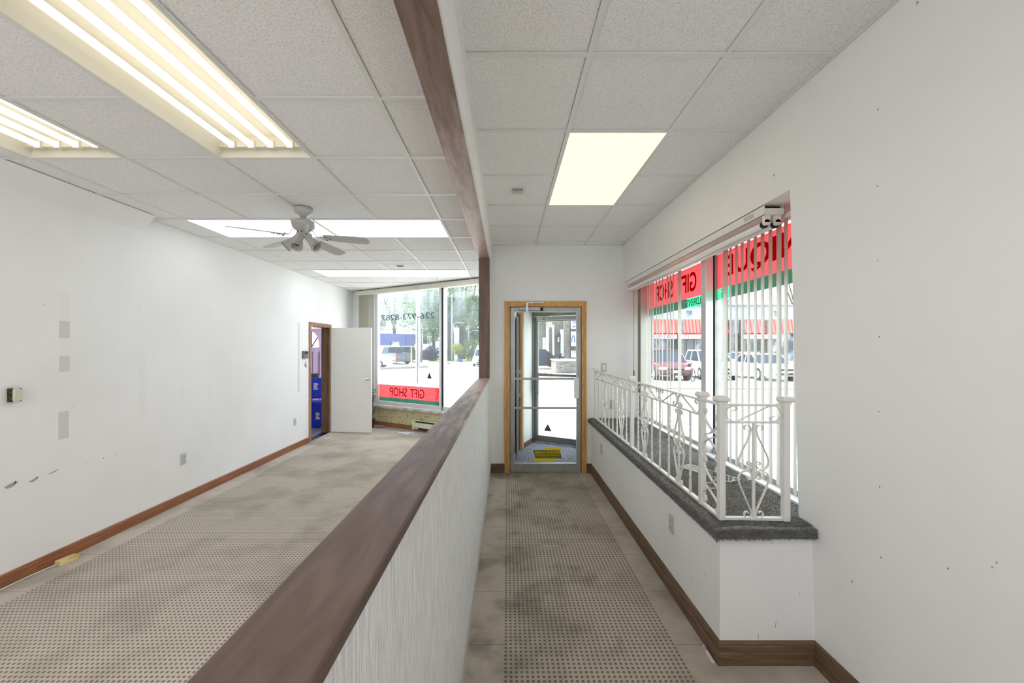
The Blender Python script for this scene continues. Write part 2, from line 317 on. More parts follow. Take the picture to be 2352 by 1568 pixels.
# ------------------------------------------------------------------ mesh builder
class MB:
    def frame(s, x0, x1, y0, y1, z0, z1, wl, wr, wb, wt):    # four butted members, no overlapping faces
        s.box(x0, x0 + wl, y0, y1, z0, z1); s.box(x1 - wr, x1, y0, y1, z0, z1)
        if wb: s.box(x0 + wl, x1 - wr, y0, y1, z0, z0 + wb)
        if wt: s.box(x0 + wl, x1 - wr, y0, y1, z1 - wt, z1)
        return s
    def sheet(s, x0, x1, y0, y1, z0, z1):   # thin vinyl sheet (its zero-thickness axis is the one with equal ends)
        if x0 == x1: return s.add([(x0, y0, z0), (x0, y1, z0), (x0, y1, z1), (x0, y0, z1)], [(0, 1, 2, 3)])
        return s.add([(x0, y0, z0), (x1, y0, z0), (x1, y0, z1), (x0, y0, z1)], [(0, 1, 2, 3)])
    def __init__(s): s.v = []; s.f = []; s.sm = []
    def add(s, vs, fs, smooth=False):
        o = len(s.v); s.v += [tuple(p) for p in vs]; s.f += [tuple(i + o for i in q) for q in fs]; s.sm += [smooth] * len(fs); return s
    def box(s, x0, x1, y0, y1, z0, z1):
        x0, x1 = sorted((x0, x1)); y0, y1 = sorted((y0, y1)); z0, z1 = sorted((z0, z1))
        return s.add([(x0, y0, z0), (x1, y0, z0), (x1, y1, z0), (x0, y1, z0), (x0, y0, z1), (x1, y0, z1), (x1, y1, z1), (x0, y1, z1)],
                     [(0, 3, 2, 1), (4, 5, 6, 7), (0, 1, 5, 4), (1, 2, 6, 5), (2, 3, 7, 6), (3, 0, 4, 7)])
    def quadbox(s, bot, top):        # 4 bottom pts, 4 top pts, same order
        return s.add(list(bot) + list(top), [(3, 2, 1, 0), (4, 5, 6, 7), (0, 1, 5, 4), (1, 2, 6, 5), (2, 3, 7, 6), (3, 0, 4, 7)])
    def prism(s, pts, z0, z1):       # xy polygon extruded in z
        n = len(pts); a = sum(pts[i][0] * pts[(i + 1) % n][1] - pts[(i + 1) % n][0] * pts[i][1] for i in range(n))
        if a < 0: pts = pts[::-1]
        return s.add([(x, y, z0) for x, y in pts] + [(x, y, z1) for x, y in pts],
                     [tuple(range(n))[::-1], tuple(range(n, 2 * n))] + [(i, (i + 1) % n, n + (i + 1) % n, n + i) for i in range(n)])
    def ext(s, pts, vec):            # 3D polygon extruded by a vector
        n = len(pts); v = Vector(vec)
        return s.add([tuple(p) for p in pts] + [tuple(Vector(p) + v) for p in pts],
                     [tuple(range(n))[::-1], tuple(range(n, 2 * n))] + [(i, (i + 1) % n, n + (i + 1) % n, n + i) for i in range(n)])
    def cyl(s, p0, p1, r0, r1=None, n=12, caps=True):
        r1 = r0 if r1 is None else r1; p0 = Vector(p0); p1 = Vector(p1); d = (p1 - p0).normalized()
        a = d.orthogonal().normalized(); b = d.cross(a); vs = []
        for p, r in ((p0, r0), (p1, r1)):
            for i in range(n):
                t = 2 * math.pi * i / n; vs.append(tuple(p + (a * math.cos(t) + b * math.sin(t)) * r))
        s.add(vs, [(i, (i + 1) % n, n + (i + 1) % n, n + i) for i in range(n)], True)
        if caps: s.add(vs, [tuple(range(n))[::-1], tuple(range(n, 2 * n))])
        return s
    def lathe(s, prof, c=(0, 0, 0), n=20, axis=None):   # prof [(r,z)], optional axis matrix
        vs = []
        for r, z in prof:
            for i in range(n):
                t = 2 * math.pi * i / n; p = Vector((r * math.cos(t), r * math.sin(t), z))
                if axis is not None: p = axis @ p
                vs.append(tuple(p + Vector(c)))
        fs = []
        for k in range(len(prof) - 1):
            for i in range(n): fs.append((k * n + i, k * n + (i + 1) % n, (k + 1) * n + (i + 1) % n, (k + 1) * n + i))
        return s.add(vs, fs, True)
    def tube(s, path, r, n=6, taper=None):
        path = [Vector(p) for p in path]; vs = []; m = len(path)
        for k, p in enumerate(path):
            d = (path[min(k + 1, m - 1)] - path[max(k - 1, 0)]).normalized(); u = Vector((0, 0, 1)) if abs(d.z) < 0.9 else Vector((1, 0, 0))
            a = d.cross(u).normalized(); b = d.cross(a); rr = r if taper is None else r + (taper - r) * k / (m - 1)
            for i in range(n):
                t = 2 * math.pi * i / n; vs.append(tuple(p + (a * math.cos(t) + b * math.sin(t)) * rr))
        fs = [(k * n + i, k * n + (i + 1) % n, (k + 1) * n + (i + 1) % n, (k + 1) * n + i) for k in range(m - 1) for i in range(n)]
        s.add(vs, fs, True); return s.add([vs[i] for i in range(n)] + [vs[(m - 1) * n + i] for i in range(n)], [tuple(range(n)), tuple(range(n, 2 * n))])
    def strap(s, path, w, t, nrm):   # flat bar along path, width w along nrm, thickness t in plane
        path = [Vector(p) for p in path]; N = Vector(nrm).normalized(); m = len(path); vs = []
        for k, p in enumerate(path):
            d = (path[min(k + 1, m - 1)] - path[max(k - 1, 0)]).normalized(); q = d.cross(N).normalized()
            for a, b in ((-1, -1), (1, -1), (1, 1), (-1, 1)): vs.append(tuple(p + N * (w / 2 * a) + q * (t / 2 * b)))
        fs = [(k * 4 + i, k * 4 + (i + 1) % 4, (k + 1) * 4 + (i + 1) % 4, (k + 1) * 4 + i) for k in range(m - 1) for i in range(4)]
        fs += [(3, 2, 1, 0), tuple((m - 1) * 4 + i for i in range(4))]
        return s.add(vs, fs)
    def sphere(s, c, r, n=12, sc=(1, 1, 1)):
        prof = [(r * math.sin(math.pi * k / 8) * 1.0, -r * math.cos(math.pi * k / 8)) for k in range(9)]
        return s.lathe([(max(a, 1e-4), b) for a, b in prof], c, n, Matrix.Diagonal(Vector(sc)))
    def build(s, name, m, parent=None, bevel=0, kind=None):
        me = bpy.data.meshes.new(name); me.from_pydata(s.v, [], s.f); me.validate(); me.update()
        if any(s.sm) and len(s.sm) == len(me.polygons): me.polygons.foreach_set('use_smooth', s.sm)
        bm = bmesh.new(); bm.from_mesh(me); bmesh.ops.recalc_face_normals(bm, faces=bm.faces); bm.to_mesh(me); bm.free()
        me.materials.append(m); o = bpy.data.objects.new(name, me); COL.objects.link(o)
        if parent: o.parent = parent
        if bevel:
            b = o.modifiers.new('bevel', 'BEVEL'); b.width = bevel; b.segments = 2; b.limit_method = 'ANGLE'
        if kind: o['kind'] = kind
        return o
def tag(o, label, cat, group=None, kind=None):
    o['label'] = label; o['category'] = cat
    if group: o['group'] = group
    if kind: o['kind'] = kind
    return o
def thing(name, label, cat, loc=(0, 0, 0), rz=0, group=None):
    o = bpy.data.objects.new(name, None); COL.objects.link(o); o.location = loc; o.rotation_euler = (0, 0, rz); o.empty_display_size = 0.1
    return tag(o, label, cat, group)
def struct(name, mb, m, parent=None, label=None, cat=None, bevel=0):
    o = mb.build(name, m, parent, bevel)
    if not parent: o['kind'] = 'structure'
    if label: o['label'] = label
    if cat: o['category'] = cat
    return o
def sempty(name, label, cat, loc=(0, 0, 0), rz=0):
    o = thing(name, label, cat, loc, rz); o['kind'] = 'structure'; return o
def dup(root, loc, rz=None, label=None, group=None, sc=None):
    r = root.copy(); COL.objects.link(r); r.location = loc
    if rz is not None: r.rotation_euler = (0, 0, rz)
    if sc: r.scale = sc
    if label: r['label'] = label
    if group: r['group'] = group
    for ch in list(root.children):
        c = ch.copy(); COL.objects.link(c); c.parent = r
        for g in ch.children:
            d = g.copy(); COL.objects.link(d); d.parent = c
    return r
def text_mesh(body, w, h, font_off=0.0, extrude=0.002):
    cu = bpy.data.curves.new('text', 'FONT'); cu.body = body; cu.extrude = 0; cu.offset = font_off
    ob = bpy.data.objects.new('text', cu); COL.objects.link(ob)
    me = bpy.data.meshes.new_from_object(ob.evaluated_get(bpy.context.evaluated_depsgraph_get()))
    bpy.data.objects.remove(ob); bpy.data.curves.remove(cu)
    xs = [v.co.x for v in me.vertices]; ys = [v.co.y for v in me.vertices]
    sx = w / (max(xs) - min(xs)); sy = h / (max(ys) - min(ys)); x0, y0 = min(xs), min(ys)
    vs = [((v.co.x - x0) * sx, (v.co.y - y0) * sy, 0) for v in me.vertices]; fs = [tuple(p.vertices) for p in me.polygons]
    n = len(vs); m = MB(); m.add(vs + [(x, y, extrude) for x, y, z in vs], [f[::-1] for f in fs] + [tuple(i + n for i in f) for f in fs])
    edges = {}
    for f in fs:
        for i in range(len(f)):
            a, b = f[i], f[(i + 1) % len(f)]; edges[(a, b)] = 1
    m.add(vs + [(x, y, extrude) for x, y, z in vs], [(a, b, b + n, a + n) for (a, b) in edges if (b, a) not in edges])
    bpy.data.meshes.remove(me); return m
def put_text(body, w, h, origin, ux, uy, material, name='lettering', parent=None, off=0.0):
    """lay text with its baseline start at origin, running along ux, up along uy"""
    mb = text_mesh(body, w, h, off); ux = Vector(ux).normalized(); uy = Vector(uy).normalized(); nz = ux.cross(uy); O = Vector(origin)
    mb.v = [tuple(O + ux * x + uy * y + nz * z) for x, y, z in mb.v]
    return mb.build(name, material, parent)
def crom(pts, n=5):
    P = [Vector(p) for p in pts]; P = [P[0]] + P + [P[-1]]; out = []
    for i in range(1, len(P) - 2):
        a, b, c, d = P[i - 1:i + 3]
        for k in range(n):
            t = k / n; out.append(0.5 * ((2 * b) + (c - a) * t + (2 * a - 5 * b + 4 * c - d) * t * t + (3 * b - a - 3 * c + d) * t ** 3))
    out.append(P[-2]); return out
def clip_poly(pts, a, b, c):         # keep a*x+b*y<=c
    out = []
    for i in range(len(pts)):
        p, q = pts[i], pts[(i + 1) % len(pts)]; dp = a * p[0] + b * p[1] - c; dq = a * q[0] + b * q[1] - c
        if dp <= 0: out.append(p)
        if dp * dq < 0:
            t = dp / (dp - dq); out.append((p[0] + (q[0] - p[0]) * t, p[1] + (q[1] - p[1]) * t))
    return out

# ------------------------------------------------------------------ key dimensions
XL = -3.33                      # left wall
HL, HR = 2.78, 2.88             # ceilings
YB = -4.0                       # rear of the room behind the camera
YD = 5.02                       # wall with the glass door
A = (XL, 8.53); TH = R(30.2); DX, DY = math.cos(TH), -math.sin(TH)     # diagonal storefront line
NX, NY = math.sin(TH), math.cos(TH); NC = A[0] * NX + A[1] * NY
def xr(z): return 1.545 - 0.0265 * z                                   # right wall leans a little
SIG = 0.02

# ------------------------------------------------------------------ floor
fl = MB(); pts = clip_poly([(XL, YB), (-0.15, YB), (-0.15, 9), (XL, 9)], NX, NY, NC + 0.1); fl.prism(pts, -0.08, 0)
fl.prism([(-0.15, YB), (1.6, YB), (1.6, YD + 0.06), (-0.15, YD + 0.06)], -0.08, 0)
struct('floor', fl, M['carpet'], label='beige carpet with a grid of small brown dots plus dirt and painted shadow patches', cat='floor')
fv = MB(); fv.prism([(-0.15, YD + 0.06), (1.6, YD + 0.06), (1.6, 6.25), (-0.15, 7.25)], -0.08, -0.002)
struct('floor_vestibule', fv, M['vest'], label='grey ribbed entrance matting between the two glass doors', cat='floor')

# ------------------------------------------------------------------ walls
# left wall with a doorway
DY0, DY1, DZ = 6.70, 7.43, 1.965
wl = MB(); XO = XL - 0.15
wl.box(XO, XL, YB, DY0, 0, HL + 0.1); wl.box(XO, XL, DY1, 8.6, 0, HL + 0.1); wl.box(XO, XL, DY0, DY1, DZ, HL + 0.1)
WL = struct('wall_left', wl, M['wall'], label='long white wall with patched drywall strips', cat='wall')
def lw(px, py):                  # point on left wall from the picture geometry of the survey
    Y = XL * F / (px - 1165); return Y, CZ - (py - 799) * Y / F
def patch(px0, px1, py0, py1, m, name='wall_patch', d=0.0008):
    Y0, za = lw(px0, py0); Y1, zb = lw(px1, py1); z1 = za; z0 = lw(px0, py1)[1]
    MB().box(XL, XL + d, Y0, Y1, z0, z1).build(name, m, WL)
for q in ((136, 160, 736, 776), (136, 160, 818, 854), (134, 158, 946, 1010)): patch(*q, M['patch'])
for q in ((137, 160, 672, 736), (137, 160, 776, 818), (320, 334, 700, 962), (478, 488, 710, 925), (532, 540, 820, 925), (416, 424, 890, 925), (580, 586, 730, 925)): patch(*q, M['patch2'])
patch(684, 688, 740, 900, M['patch'])
for (px, py, s) in ((238, 1052, 5), (266, 1044, 5), (84, 1096, 9), (34, 1108, 14), (368, 968, 3), (392, 962, 3), (207, 693, 3), (325, 727, 3), (167, 933, 4), (326, 936, 3), (100, 700, 4), (115, 680, 3), (199, 1063, 3), (692, 898, 3)):
    Y, z = lw(px, py); h = s * Y / F * 0.55
    m_ = MB(); m_.ext([(XL, Y - h * .35, z - h * .3), (XL, Y + h * .4, z - h * .22), (XL, Y + h * .1, z + h * .6), (XL, Y - h * .1, z + h * .2)], (0.0012, 0, 0)); m_.build('scuff_mark', M['scuff'], WL)
for (px, py, wpx, hpx) in ((26, 1114, 12, 5), (78, 1102, 9, 3), (124, 1083, 10, 1.5)):
    Y, z = lw(px, py); a_ = wpx * Y / F; b_ = hpx * Y / F
    MB().ext([(XL, Y + a_ * math.cos(R(t_)) * (1 + .25 * math.sin(3 * R(t_))), z + a_ * .25 * math.cos(R(t_)) + b_ * math.sin(R(t_))) for t_ in range(0, 360, 30)], (0.0006, 0, 0)).build('smudge', M['scuff2'], WL)
# sloping cove above the left wall
cv = MB(); cv.ext([(XL, YB, 2.643), (XL, YB, HL), (-3.2, YB, HL)], (0, 3.61 - YB, 0))
struct('trim_cove', cv, M['wall'], label='sloping boxed corner between left wall and ceiling', cat='trim')
# middle half wall
km = MB(); km.box(-0.33, -0.215, -2.5, 4.74, 0, 1.204)
struct('wall_middle', km, M['wallpaper'], label='half-height dividing wall in streaky grey wallpaper', cat='wall')
struct('baseboard_middle', MB().box(-0.215, -0.206, -2.5, YD, 0, 0.085), M['plate'], label='thin grey base strip along the dividing wall', cat='baseboard')
cp = MB(); cp.box(-0.338, -0.205, -2.52, 4.65, 1.204, 1.230)
struct('trim_1', cp, M['cap'], label='brown wooden cap board on the half wall', cat='trim', bevel=0.004)
bmx = MB(); bmx.box(-0.348, -0.2145, YB, 4.79, 2.638, 2.80)
struct('trim_2', bmx, M['beam'], label='brown wooden beam under the ceiling above the half wall', cat='trim', bevel=0.003)
struct('trim_3', MB().box(-0.335, -0.210, 4.652, 4.78, 1.2, 2.638), M['post'], label='brown square wooden post between half wall and beam', cat='trim', bevel=0.003)
wc = MB(); wc.box(-0.33, -0.215, 4.78, 5.2, 0, HR); wc.box(-0.33, -0.15, 5.2, 6.8, 0, HR)
struct('wall_center', wc, M['wall'], label='white wall behind the brown post', cat='wall')
fa = MB(); fa.box(-0.2145, -0.200, YB, YD, 2.642, HR + 0.01); fa.box(-0.200, -0.182, YB, YD, HR - 0.003, HR + 0.012)
struct('trim_4', fa, M['wall'], label='white fascia strip beside the beam', cat='trim')
# curling tape on the cap end
tp = MB(); tp.strap(crom([(-0.203, 4.15, 1.222), (-0.196, 4.17, 1.20), (-0.19, 4.2, 1.17), (-0.2, 4.24, 1.20), (-0.203, 4.3, 1.215)]), 0.012, 0.001, (0, 1, 0.3))
tag(tp.build('peeling_tape', M['white']), 'curl of white tape peeling off the cap board near the post', 'tape')
# door wall
OX0, OX1, OZ = 0.031, 0.943, 2.104
wb_ = MB(); wb_.box(-0.215, OX0, YD, YD + 0.12, 0, HR); wb_.box(OX1, 1.78, YD, YD + 0.12, 0, HR); wb_.box(OX0, OX1, YD, YD + 0.12, OZ, HR)
WBK = struct('wall_back', wb_, M['wall'], label='white wall holding the glass door', cat='wall')
# right wall: near part + header over the window
wr = MB()
def leanbox(mb, y0, y1, z0, z1, xo=1.95):
    mb.quadbox([(xr(z0), y0, z0), (xo, y0, z0), (xo, y1, z0), (xr(z0), y1, z0)], [(xr(z1), y0, z1), (xo, y0, z1), (xo, y1, z1), (xr(z1), y1, z1)])
ZH = 2.41; YJ = 2.075
leanbox(wr, YB, YJ, 0, HR + 0.02); leanbox(wr, YJ, YD, ZH, HR + 0.02)
WR = struct('wall_right', wr, M['wall'], label='white right wall with the window recess', cat='wall')
for (px, py, s) in ((2017, 251, 4), (2016, 427, 4), (2017, 598, 3), (2020, 773, 4), (2019, 945, 3), (2021, 1118, 4), (2024, 1280, 7), (1958, 1335, 8), (2290, 1292, 7), (1778, 402, 7), (2280, 1302, 6), (2178, 1305, 5), (2108, 5, 10)):
    z = 1.5; 
    for _ in range(4): Y = xr(z) * F / (px - 1165); z = CZ - (py - 799) * Y / F
    h = s * Y / F; x = xr(z)
    m_ = MB(); m_.ext([(x, Y - h * .3, z - h * .2), (x, Y + h * .35, z - h * .35), (x, Y + h * .1, z + h * .5)], (-0.0015, 0, 0)); m_.build('scuff_mark', M['scuff2'] if s > 5 else M['scuff'], WR)
rw = MB(); rw.box(XO, 2.0, YB - 0.1, YB, 0, 0.35); rw.box(XO, 2.0, YB - 0.1, YB, 2.6, HR + 0.1)
rw.box(XO, XO + 0.15, YB - 0.1, YB, 0.35, 2.6); rw.box(-2.0, -1.9, YB - 0.1, YB, 0.35, 2.6); rw.box(-0.4, 2.0, YB - 0.1, YB, 0.35, 2.6)
struct('wall_rear', rw, M['wall'], label='unseen white rear wall with wide openings added to let daylight in', cat='wall')  # openings added behind the camera so sky and ground light the room
# platform under the window
PZ = 0.66
pf = MB(); pf.box(1.065, 1.80, 1.985, YD, 0, PZ)
PF = struct('wall_platform', pf, M['wall'], label='white boxed window platform with a short end face', cat='wall')
for (px, py, s) in ((1590, 1330, 6), (1620, 1320, 5)):
    Y = 1.065 * F / (px - 1165); z = CZ - (py - 799) * Y / F; h = s * Y / F
    m_ = MB(); m_.ext([(1.065, Y, z - h), (1.065, Y + h * .3, z - h), (1.065, Y + h * .2, z + h)], (-0.001, 0, 0)); m_.build('scuff_mark', M['scuff2'], PF)
for (px, py, s) in ((1772, 1246, 3), (1780, 1432, 8), (1740, 1460, 7), (1836, 1362, 4)):
    X = (px - 1165) * 1.985 / F; z = CZ - (py - 799) * 1.985 / F; h = s * 1.985 / F
    m_ = MB(); m_.ext([(X, 1.985, z - h), (X + h * .25, 1.985, z - h), (X + h * .3, 1.985, z + h)], (0, -0.001, 0)); m_.build('scuff_mark', M['scuff2'], PF)

# baseboards (moulded profile)
def baseboard(name, pts, h, m, label, side=1):
    """pts: xy polyline along the wall face; profile sticks out on the left of travel * side"""
    prof = [(0, 0), (0.016, 0), (0.016, h * 0.50), (0.0125, h * 0.53), (0.0125, h * 0.78), (0.009, h * 0.82), (0.011, h * 0.88), (0.004, h), (0, h)]
    mb = MB(); P = [Vector(p) for p in pts]; n = len(P); dirs = [(P[i + 1] - P[i]).normalized() for i in range(n - 1)]; rings = []
    for i in range(n):
        d0 = dirs[max(i - 1, 0)]; d1 = dirs[min(i, n - 2)]; n0 = Vector((-d0.y, d0.x)) * side; n1 = Vector((-d1.y, d1.x)) * side
        mi = (n0 + n1); mi = mi / max(mi.dot(n1), 0.2)
        rings.append([(P[i].x + mi.x * o, P[i].y + mi.y * o, z) for o, z in prof])
    k = len(prof); vs = [v for r in rings for v in r]
    fs = [(i * k + j, i * k + (j + 1) % k, (i + 1) * k + (j + 1) % k, (i + 1) * k + j) for i in range(n - 1) for j in range(k)]
    fs += [tuple(range(k)), tuple((n - 1) * k + j for j in range(k))]
    mb.add(vs, fs); return struct(name, mb, m, label=label, cat='baseboard')
baseboard('baseboard_left', [(XL, YB), (XL, 6.62)], 0.088, M['basel'], 'orange-brown baseboard along the left wall', -1)
baseboard('baseboard_right', [(1.001, YD), (1.065, YD), (1.065, 1.985), (1.541, 1.985), (1.541, YB)], 0.117, M['base'], 'brown moulded baseboard around the window platform', -1)
baseboard('baseboard_back', [(-0.206, YD), (-0.033, YD)], 0.117, M['base'], 'short brown baseboard left of the glass door', -1)

# ------------------------------------------------------------------ ceilings
GL = [-3.36, -3.022, -2.422, -1.822, -1.222, -0.622, -0.345]
YL = [1.912 + 0.598 * i for i in range(-10, 13)]
GR = [-0.21, 0.367, 0.978, 1.55]
YR = [1.76 + 0.62 * i for i in range(-10, 6)] + [YD]
skipL = set()
def near(a, b): return abs(a - b) < 0.02
tubes_L = [(-1.822, 1.314), (-3.022, 1.314)]  # (x0,y0) 0.6 x 1.196 open troffers
panels_L = [(-3.022, 3.706), (-1.822, 3.706), (-3.022, 6.098), (-1.822, 6.098), (-3.022, -0.48), (-1.822, -0.48), (-3.022, -2.872), (-1.822, -2.872)]   # 1.2 x 0.598 diffusers; those behind the camera are added fill
panels_R = [(0.367, 2.38), (0.367, -1.34)]                                        # 0.611 x 1.24
def covered(x, y, lst, wx, wy): return any(x0 < x < x0 + wx and y0 < y < y0 + wy for x0, y0 in lst)
cl = MB(); TZ = 0.007
for i in range(len(GL) - 1):
    for j in range(len(YL) - 1):
        x0, x1, y0, y1 = GL[i], GL[i + 1], YL[j], YL[j + 1]; cx, cy = (x0 + x1) / 2, (y0 + y1) / 2
        if y1 < YB: continue
        if covered(cx, cy, tubes_L, 0.6, 1.196) or covered(cx, cy, panels_L, 1.2, 0.598): continue
        e = 0.0148; p = clip_poly([(x0 + e, y0 + e), (x1 - e, y0 + e), (x1 - e, y1 - e), (x0 + e, y1 - e)], NX, NY, NC + 0.06)
        if len(p) > 2: cl.prism(p, HL + TZ, HL + 0.03)
for i in range(len(GR) - 1):
    for j in range(len(YR) - 1):
        x0, x1, y0, y1 = GR[i], GR[i + 1], YR[j], YR[j + 1]; cx, cy = (x0 + x1) / 2, (y0 + y1) / 2
        if y1 < YB or covered(cx, cy, panels_R, 0.611, 1.24): continue
        cl.box(x0 + 0.0148, x1 - 0.0148, y0 + 0.0148, y1 - 0.0148, HR + TZ, HR + 0.03)
CE = struct('ceiling', cl, M['tile'], label='suspended ceiling of grey textured tiles', cat='ceiling')
gb = MB(); g2 = 0.0125
def in_fix(x, y0, y1):
    return False
for x in GL[1:-1]:
    ymax = (NC - NX * x) / NY
    segs = [(YB, ymax)]
    if near(x, -1.222): pass
    for (a, b) in segs:
        # a main bar is interrupted where a diffuser spans it
        cuts = sorted([(y0, y0 + 0.598) for (x0, y0) in panels_L if x0 + 0.1 < x < x0 + 1.1]); cur = a
        for c0, c1 in cuts:
            gb.box(x - g2, x + g2, cur, c0, HL, HL + 0.02); cur = c1
        gb.box(x - g2, x + g2, cur, b, HL, HL + 0.02)
for y in YL:
    if y < YB: continue
    xm = min(-0.345, (NC - NY * y) / NX)
    if xm < XL + 0.05: continue
    cuts = sorted([(x0, x0 + 0.6) for (x0, y0) in tubes_L if y0 + 0.1 < y < y0 + 1.1]); cur = XL
    for c0, c1 in cuts:
        gb.box(cur, c0, y - g2, y + g2, HL + 0.0005, HL + 0.02); cur = c1
    gb.box(cur, xm, y - g2, y + g2, HL + 0.0005, HL + 0.02)
for x in GR[1:-1]: gb.box(x - g2, x + g2, YB, YD, HR, HR + 0.02)
for y in YR[:-1]:
    if y < YB: continue
    if any(y0 + 0.1 < y < y0 + 1.1 for _, y0 in panels_R):
        gb.box(-0.2, 0.367, y - g2, y + g2, HR + 0.0005, HR + 0.02); gb.box(0.978, 1.49, y - g2, y + g2, HR + 0.0005, HR + 0.02)
    else: gb.box(-0.2, 1.49, y - g2, y + g2, HR + 0.0005, HR + 0.02)
gb.box(1.452, 1.478, YB, YD, HR - 0.001, HR + 0.006); gb.box(-0.2, 1.47, YD - 0.02, YD, HR - 0.001, HR + 0.006); gb.box(XL, XL + 0.02, 3.62, 8.5, HL - 0.001, HL + 0.006)
gb.build('grid_bars', M['grid'], CE)
# slab above everything so that no daylight leaks in
rf = MB(); p = clip_poly([(XO, YB - .1), (-0.2, YB - .1), (-0.2, 9), (XO, 9)], NX, NY, NC + 0.3); rf.prism(p, HL + 0.2, HL + 0.3)
rf.prism([(-0.36, YB - .1), (2.0, YB - .1), (2.0, 6.0), (-0.36, 7.2)], HR + 0.2, HR + 0.3)
struct('ceiling_roof', rf, M['whitewall'], label='flat roof slab above the suspended ceiling', cat='roof')

# ------------------------------------------------------------------ light fixtures
M['tube'] = emis('lit_tube', (255, 252, 240), L_TUBE); M['panel'] = emis('diffuser_lit', (240, 246, 255), L_PANEL)
M['panelfill'] = emis('rear_fill', (252, 251, 250), L_FILL); M['panelfill2'] = emis('rear_fill_corridor', (252, 251, 250), L_FILL * 0.6); M['panelc'] = emis('diffuser_cream', (250, 231, 180), L_CREAM); M['panelc'].node_tree.nodes['Principled BSDF'].inputs['Base Color'].default_value = (0.3, 0.27, 0.2, 1)  # rear diffusers are unseen fill lamps added to brighten the room
def open_troffer(x0, y0, label):
    t = thing('ceiling_light', label, 'ceiling light', (x0, y0, HL), 0, 'open fluorescent troffers'); W, D, H = 0.6, 1.196, 0.11
    h = MB(); a = 0.012
    h.box(a, W - a, a, D - a, H, H + 0.006); h.quadbox([(a, a, 0), (a + 0.004, a, 0), (a + 0.004, D - a, 0), (a, D - a, 0)], [(a + 0.05, a, H), (a + 0.054, a, H), (a + 0.054, D - a, H), (a + 0.05, D - a, H)])
    h.quadbox([(W - a - 0.004, a, 0), (W - a, a, 0), (W - a, D - a, 0), (W - a - 0.004, D - a, 0)], [(W - a - 0.054, a, H), (W - a - 0.05, a, H), (W - a - 0.05, D - a, H), (W - a - 0.054, D - a, H)])
    h.box(a, W - a, a, a + 0.004, 0, H); h.box(a, W - a, D - a - 0.004, D - a, 0, H)
    h.box(a, W - a, D - a - 0.045, D - a, 0.045, H); h.box(a, W - a, a, a + 0.045, 0.045, H)
    h.build('housing', M['cream'], t)
    f = MB(); f.box(0.014, W - 0.014, 0.0, 0.014, -0.002, 0.004); f.box(0.014, W - 0.014, D - 0.014, D, -0.002, 0.004); f.box(0, 0.014, 0, D, -0.002, 0.004); f.box(W - 0.014, W, 0, D, -0.002, 0.004)
    f.build('frame', M['grid'], t)
    for k in range(4):
        x = 0.12 + k * 0.12
        MB().cyl((x, 0.065, 0.055), (x, D - 0.065, 0.055), 0.0165, n=16).build('tube', M['tube'], t)
        for yy in (0.045, D - 0.067): 
            s = MB(); s.box(x - 0.02, x + 0.02, yy, yy + 0.022, 0.035, 0.08); s.build('lamp_holder', M['cream'], t)
    return t
names = ['open troffer with four glowing tubes, nearest the camera on the left ceiling', 'open troffer with glowing tubes beside the left wall, cut by the left frame edge']
for (x0, y0), nm in zip(tubes_L, names): open_troffer(x0, y0, nm)
def flat_panel(x0, y0, wx, wy, H, m, label, g):
    t = thing('ceiling_light', label, 'ceiling light', (x0, y0, H), 0, g); a = 0.013
    d = MB(); d.box(a, wx - a, a, wy - a, 0.001, 0.006); d.build('diffuser', m, t)
    h = MB(); h.box(a, wx - a, a, wy - a, 0.01, 0.09); h.build('housing', M['cream'], t)
    f = MB(); f.box(a, wx - a, 0, a, -0.001, 0.008); f.box(a, wx - a, wy - a, wy, -0.001, 0.008); f.box(0, a, 0, wy, -0.001, 0.008); f.box(wx - a, wx, 0, wy, -0.001, 0.008); f.build('frame', M['grid'], t)
for (x0, y0), nm in zip(panels_L, ['white diffuser panel left of the ceiling fan, by the left wall', 'white diffuser panel right of the ceiling fan', 'white diffuser panel near the storefront, left of its pair', 'white diffuser panel near the storefront, right of its pair', 'added fill panel behind the camera by the left wall', 'added fill panel behind the camera near the beam', 'rearmost added fill panel by the left wall', 'rearmost added fill panel near the beam']):
    flat_panel(x0, y0, 1.2, 0.598, HL, M['panel'] if y0 > 0 else M['panelfill'], nm, 'white diffuser panels in the left room')
for (x0, y0), nm in zip(panels_R, ['cream diffuser panel in the corridor ceiling', 'added fill panel in the corridor ceiling behind the camera']):
    flat_panel(x0, y0, 0.611, 1.24, HR, M['panelc'] if y0 > 0 else M['panelfill2'], nm, 'cream corridor panels')
# smoke / heat detectors
for (x, y, H, lb) in ((0.086, 3.27, HR, 'small white detector on a corridor ceiling tile'), (-1.565, 5.81, HL, 'small white detector on a ceiling tile beyond the fan')):
    t = thing('ceiling_detector', lb, 'detector', (x, y, H + TZ)); d = MB(); d.box(-0.045, 0.045, -0.03, 0.03, -0.028, 0); d.build('case', M['plate'], t, 0.004)
    MB().box(-0.04, 0.04, -0.031, -0.03, -0.02, -0.012).build('grille', M['alud'], t)

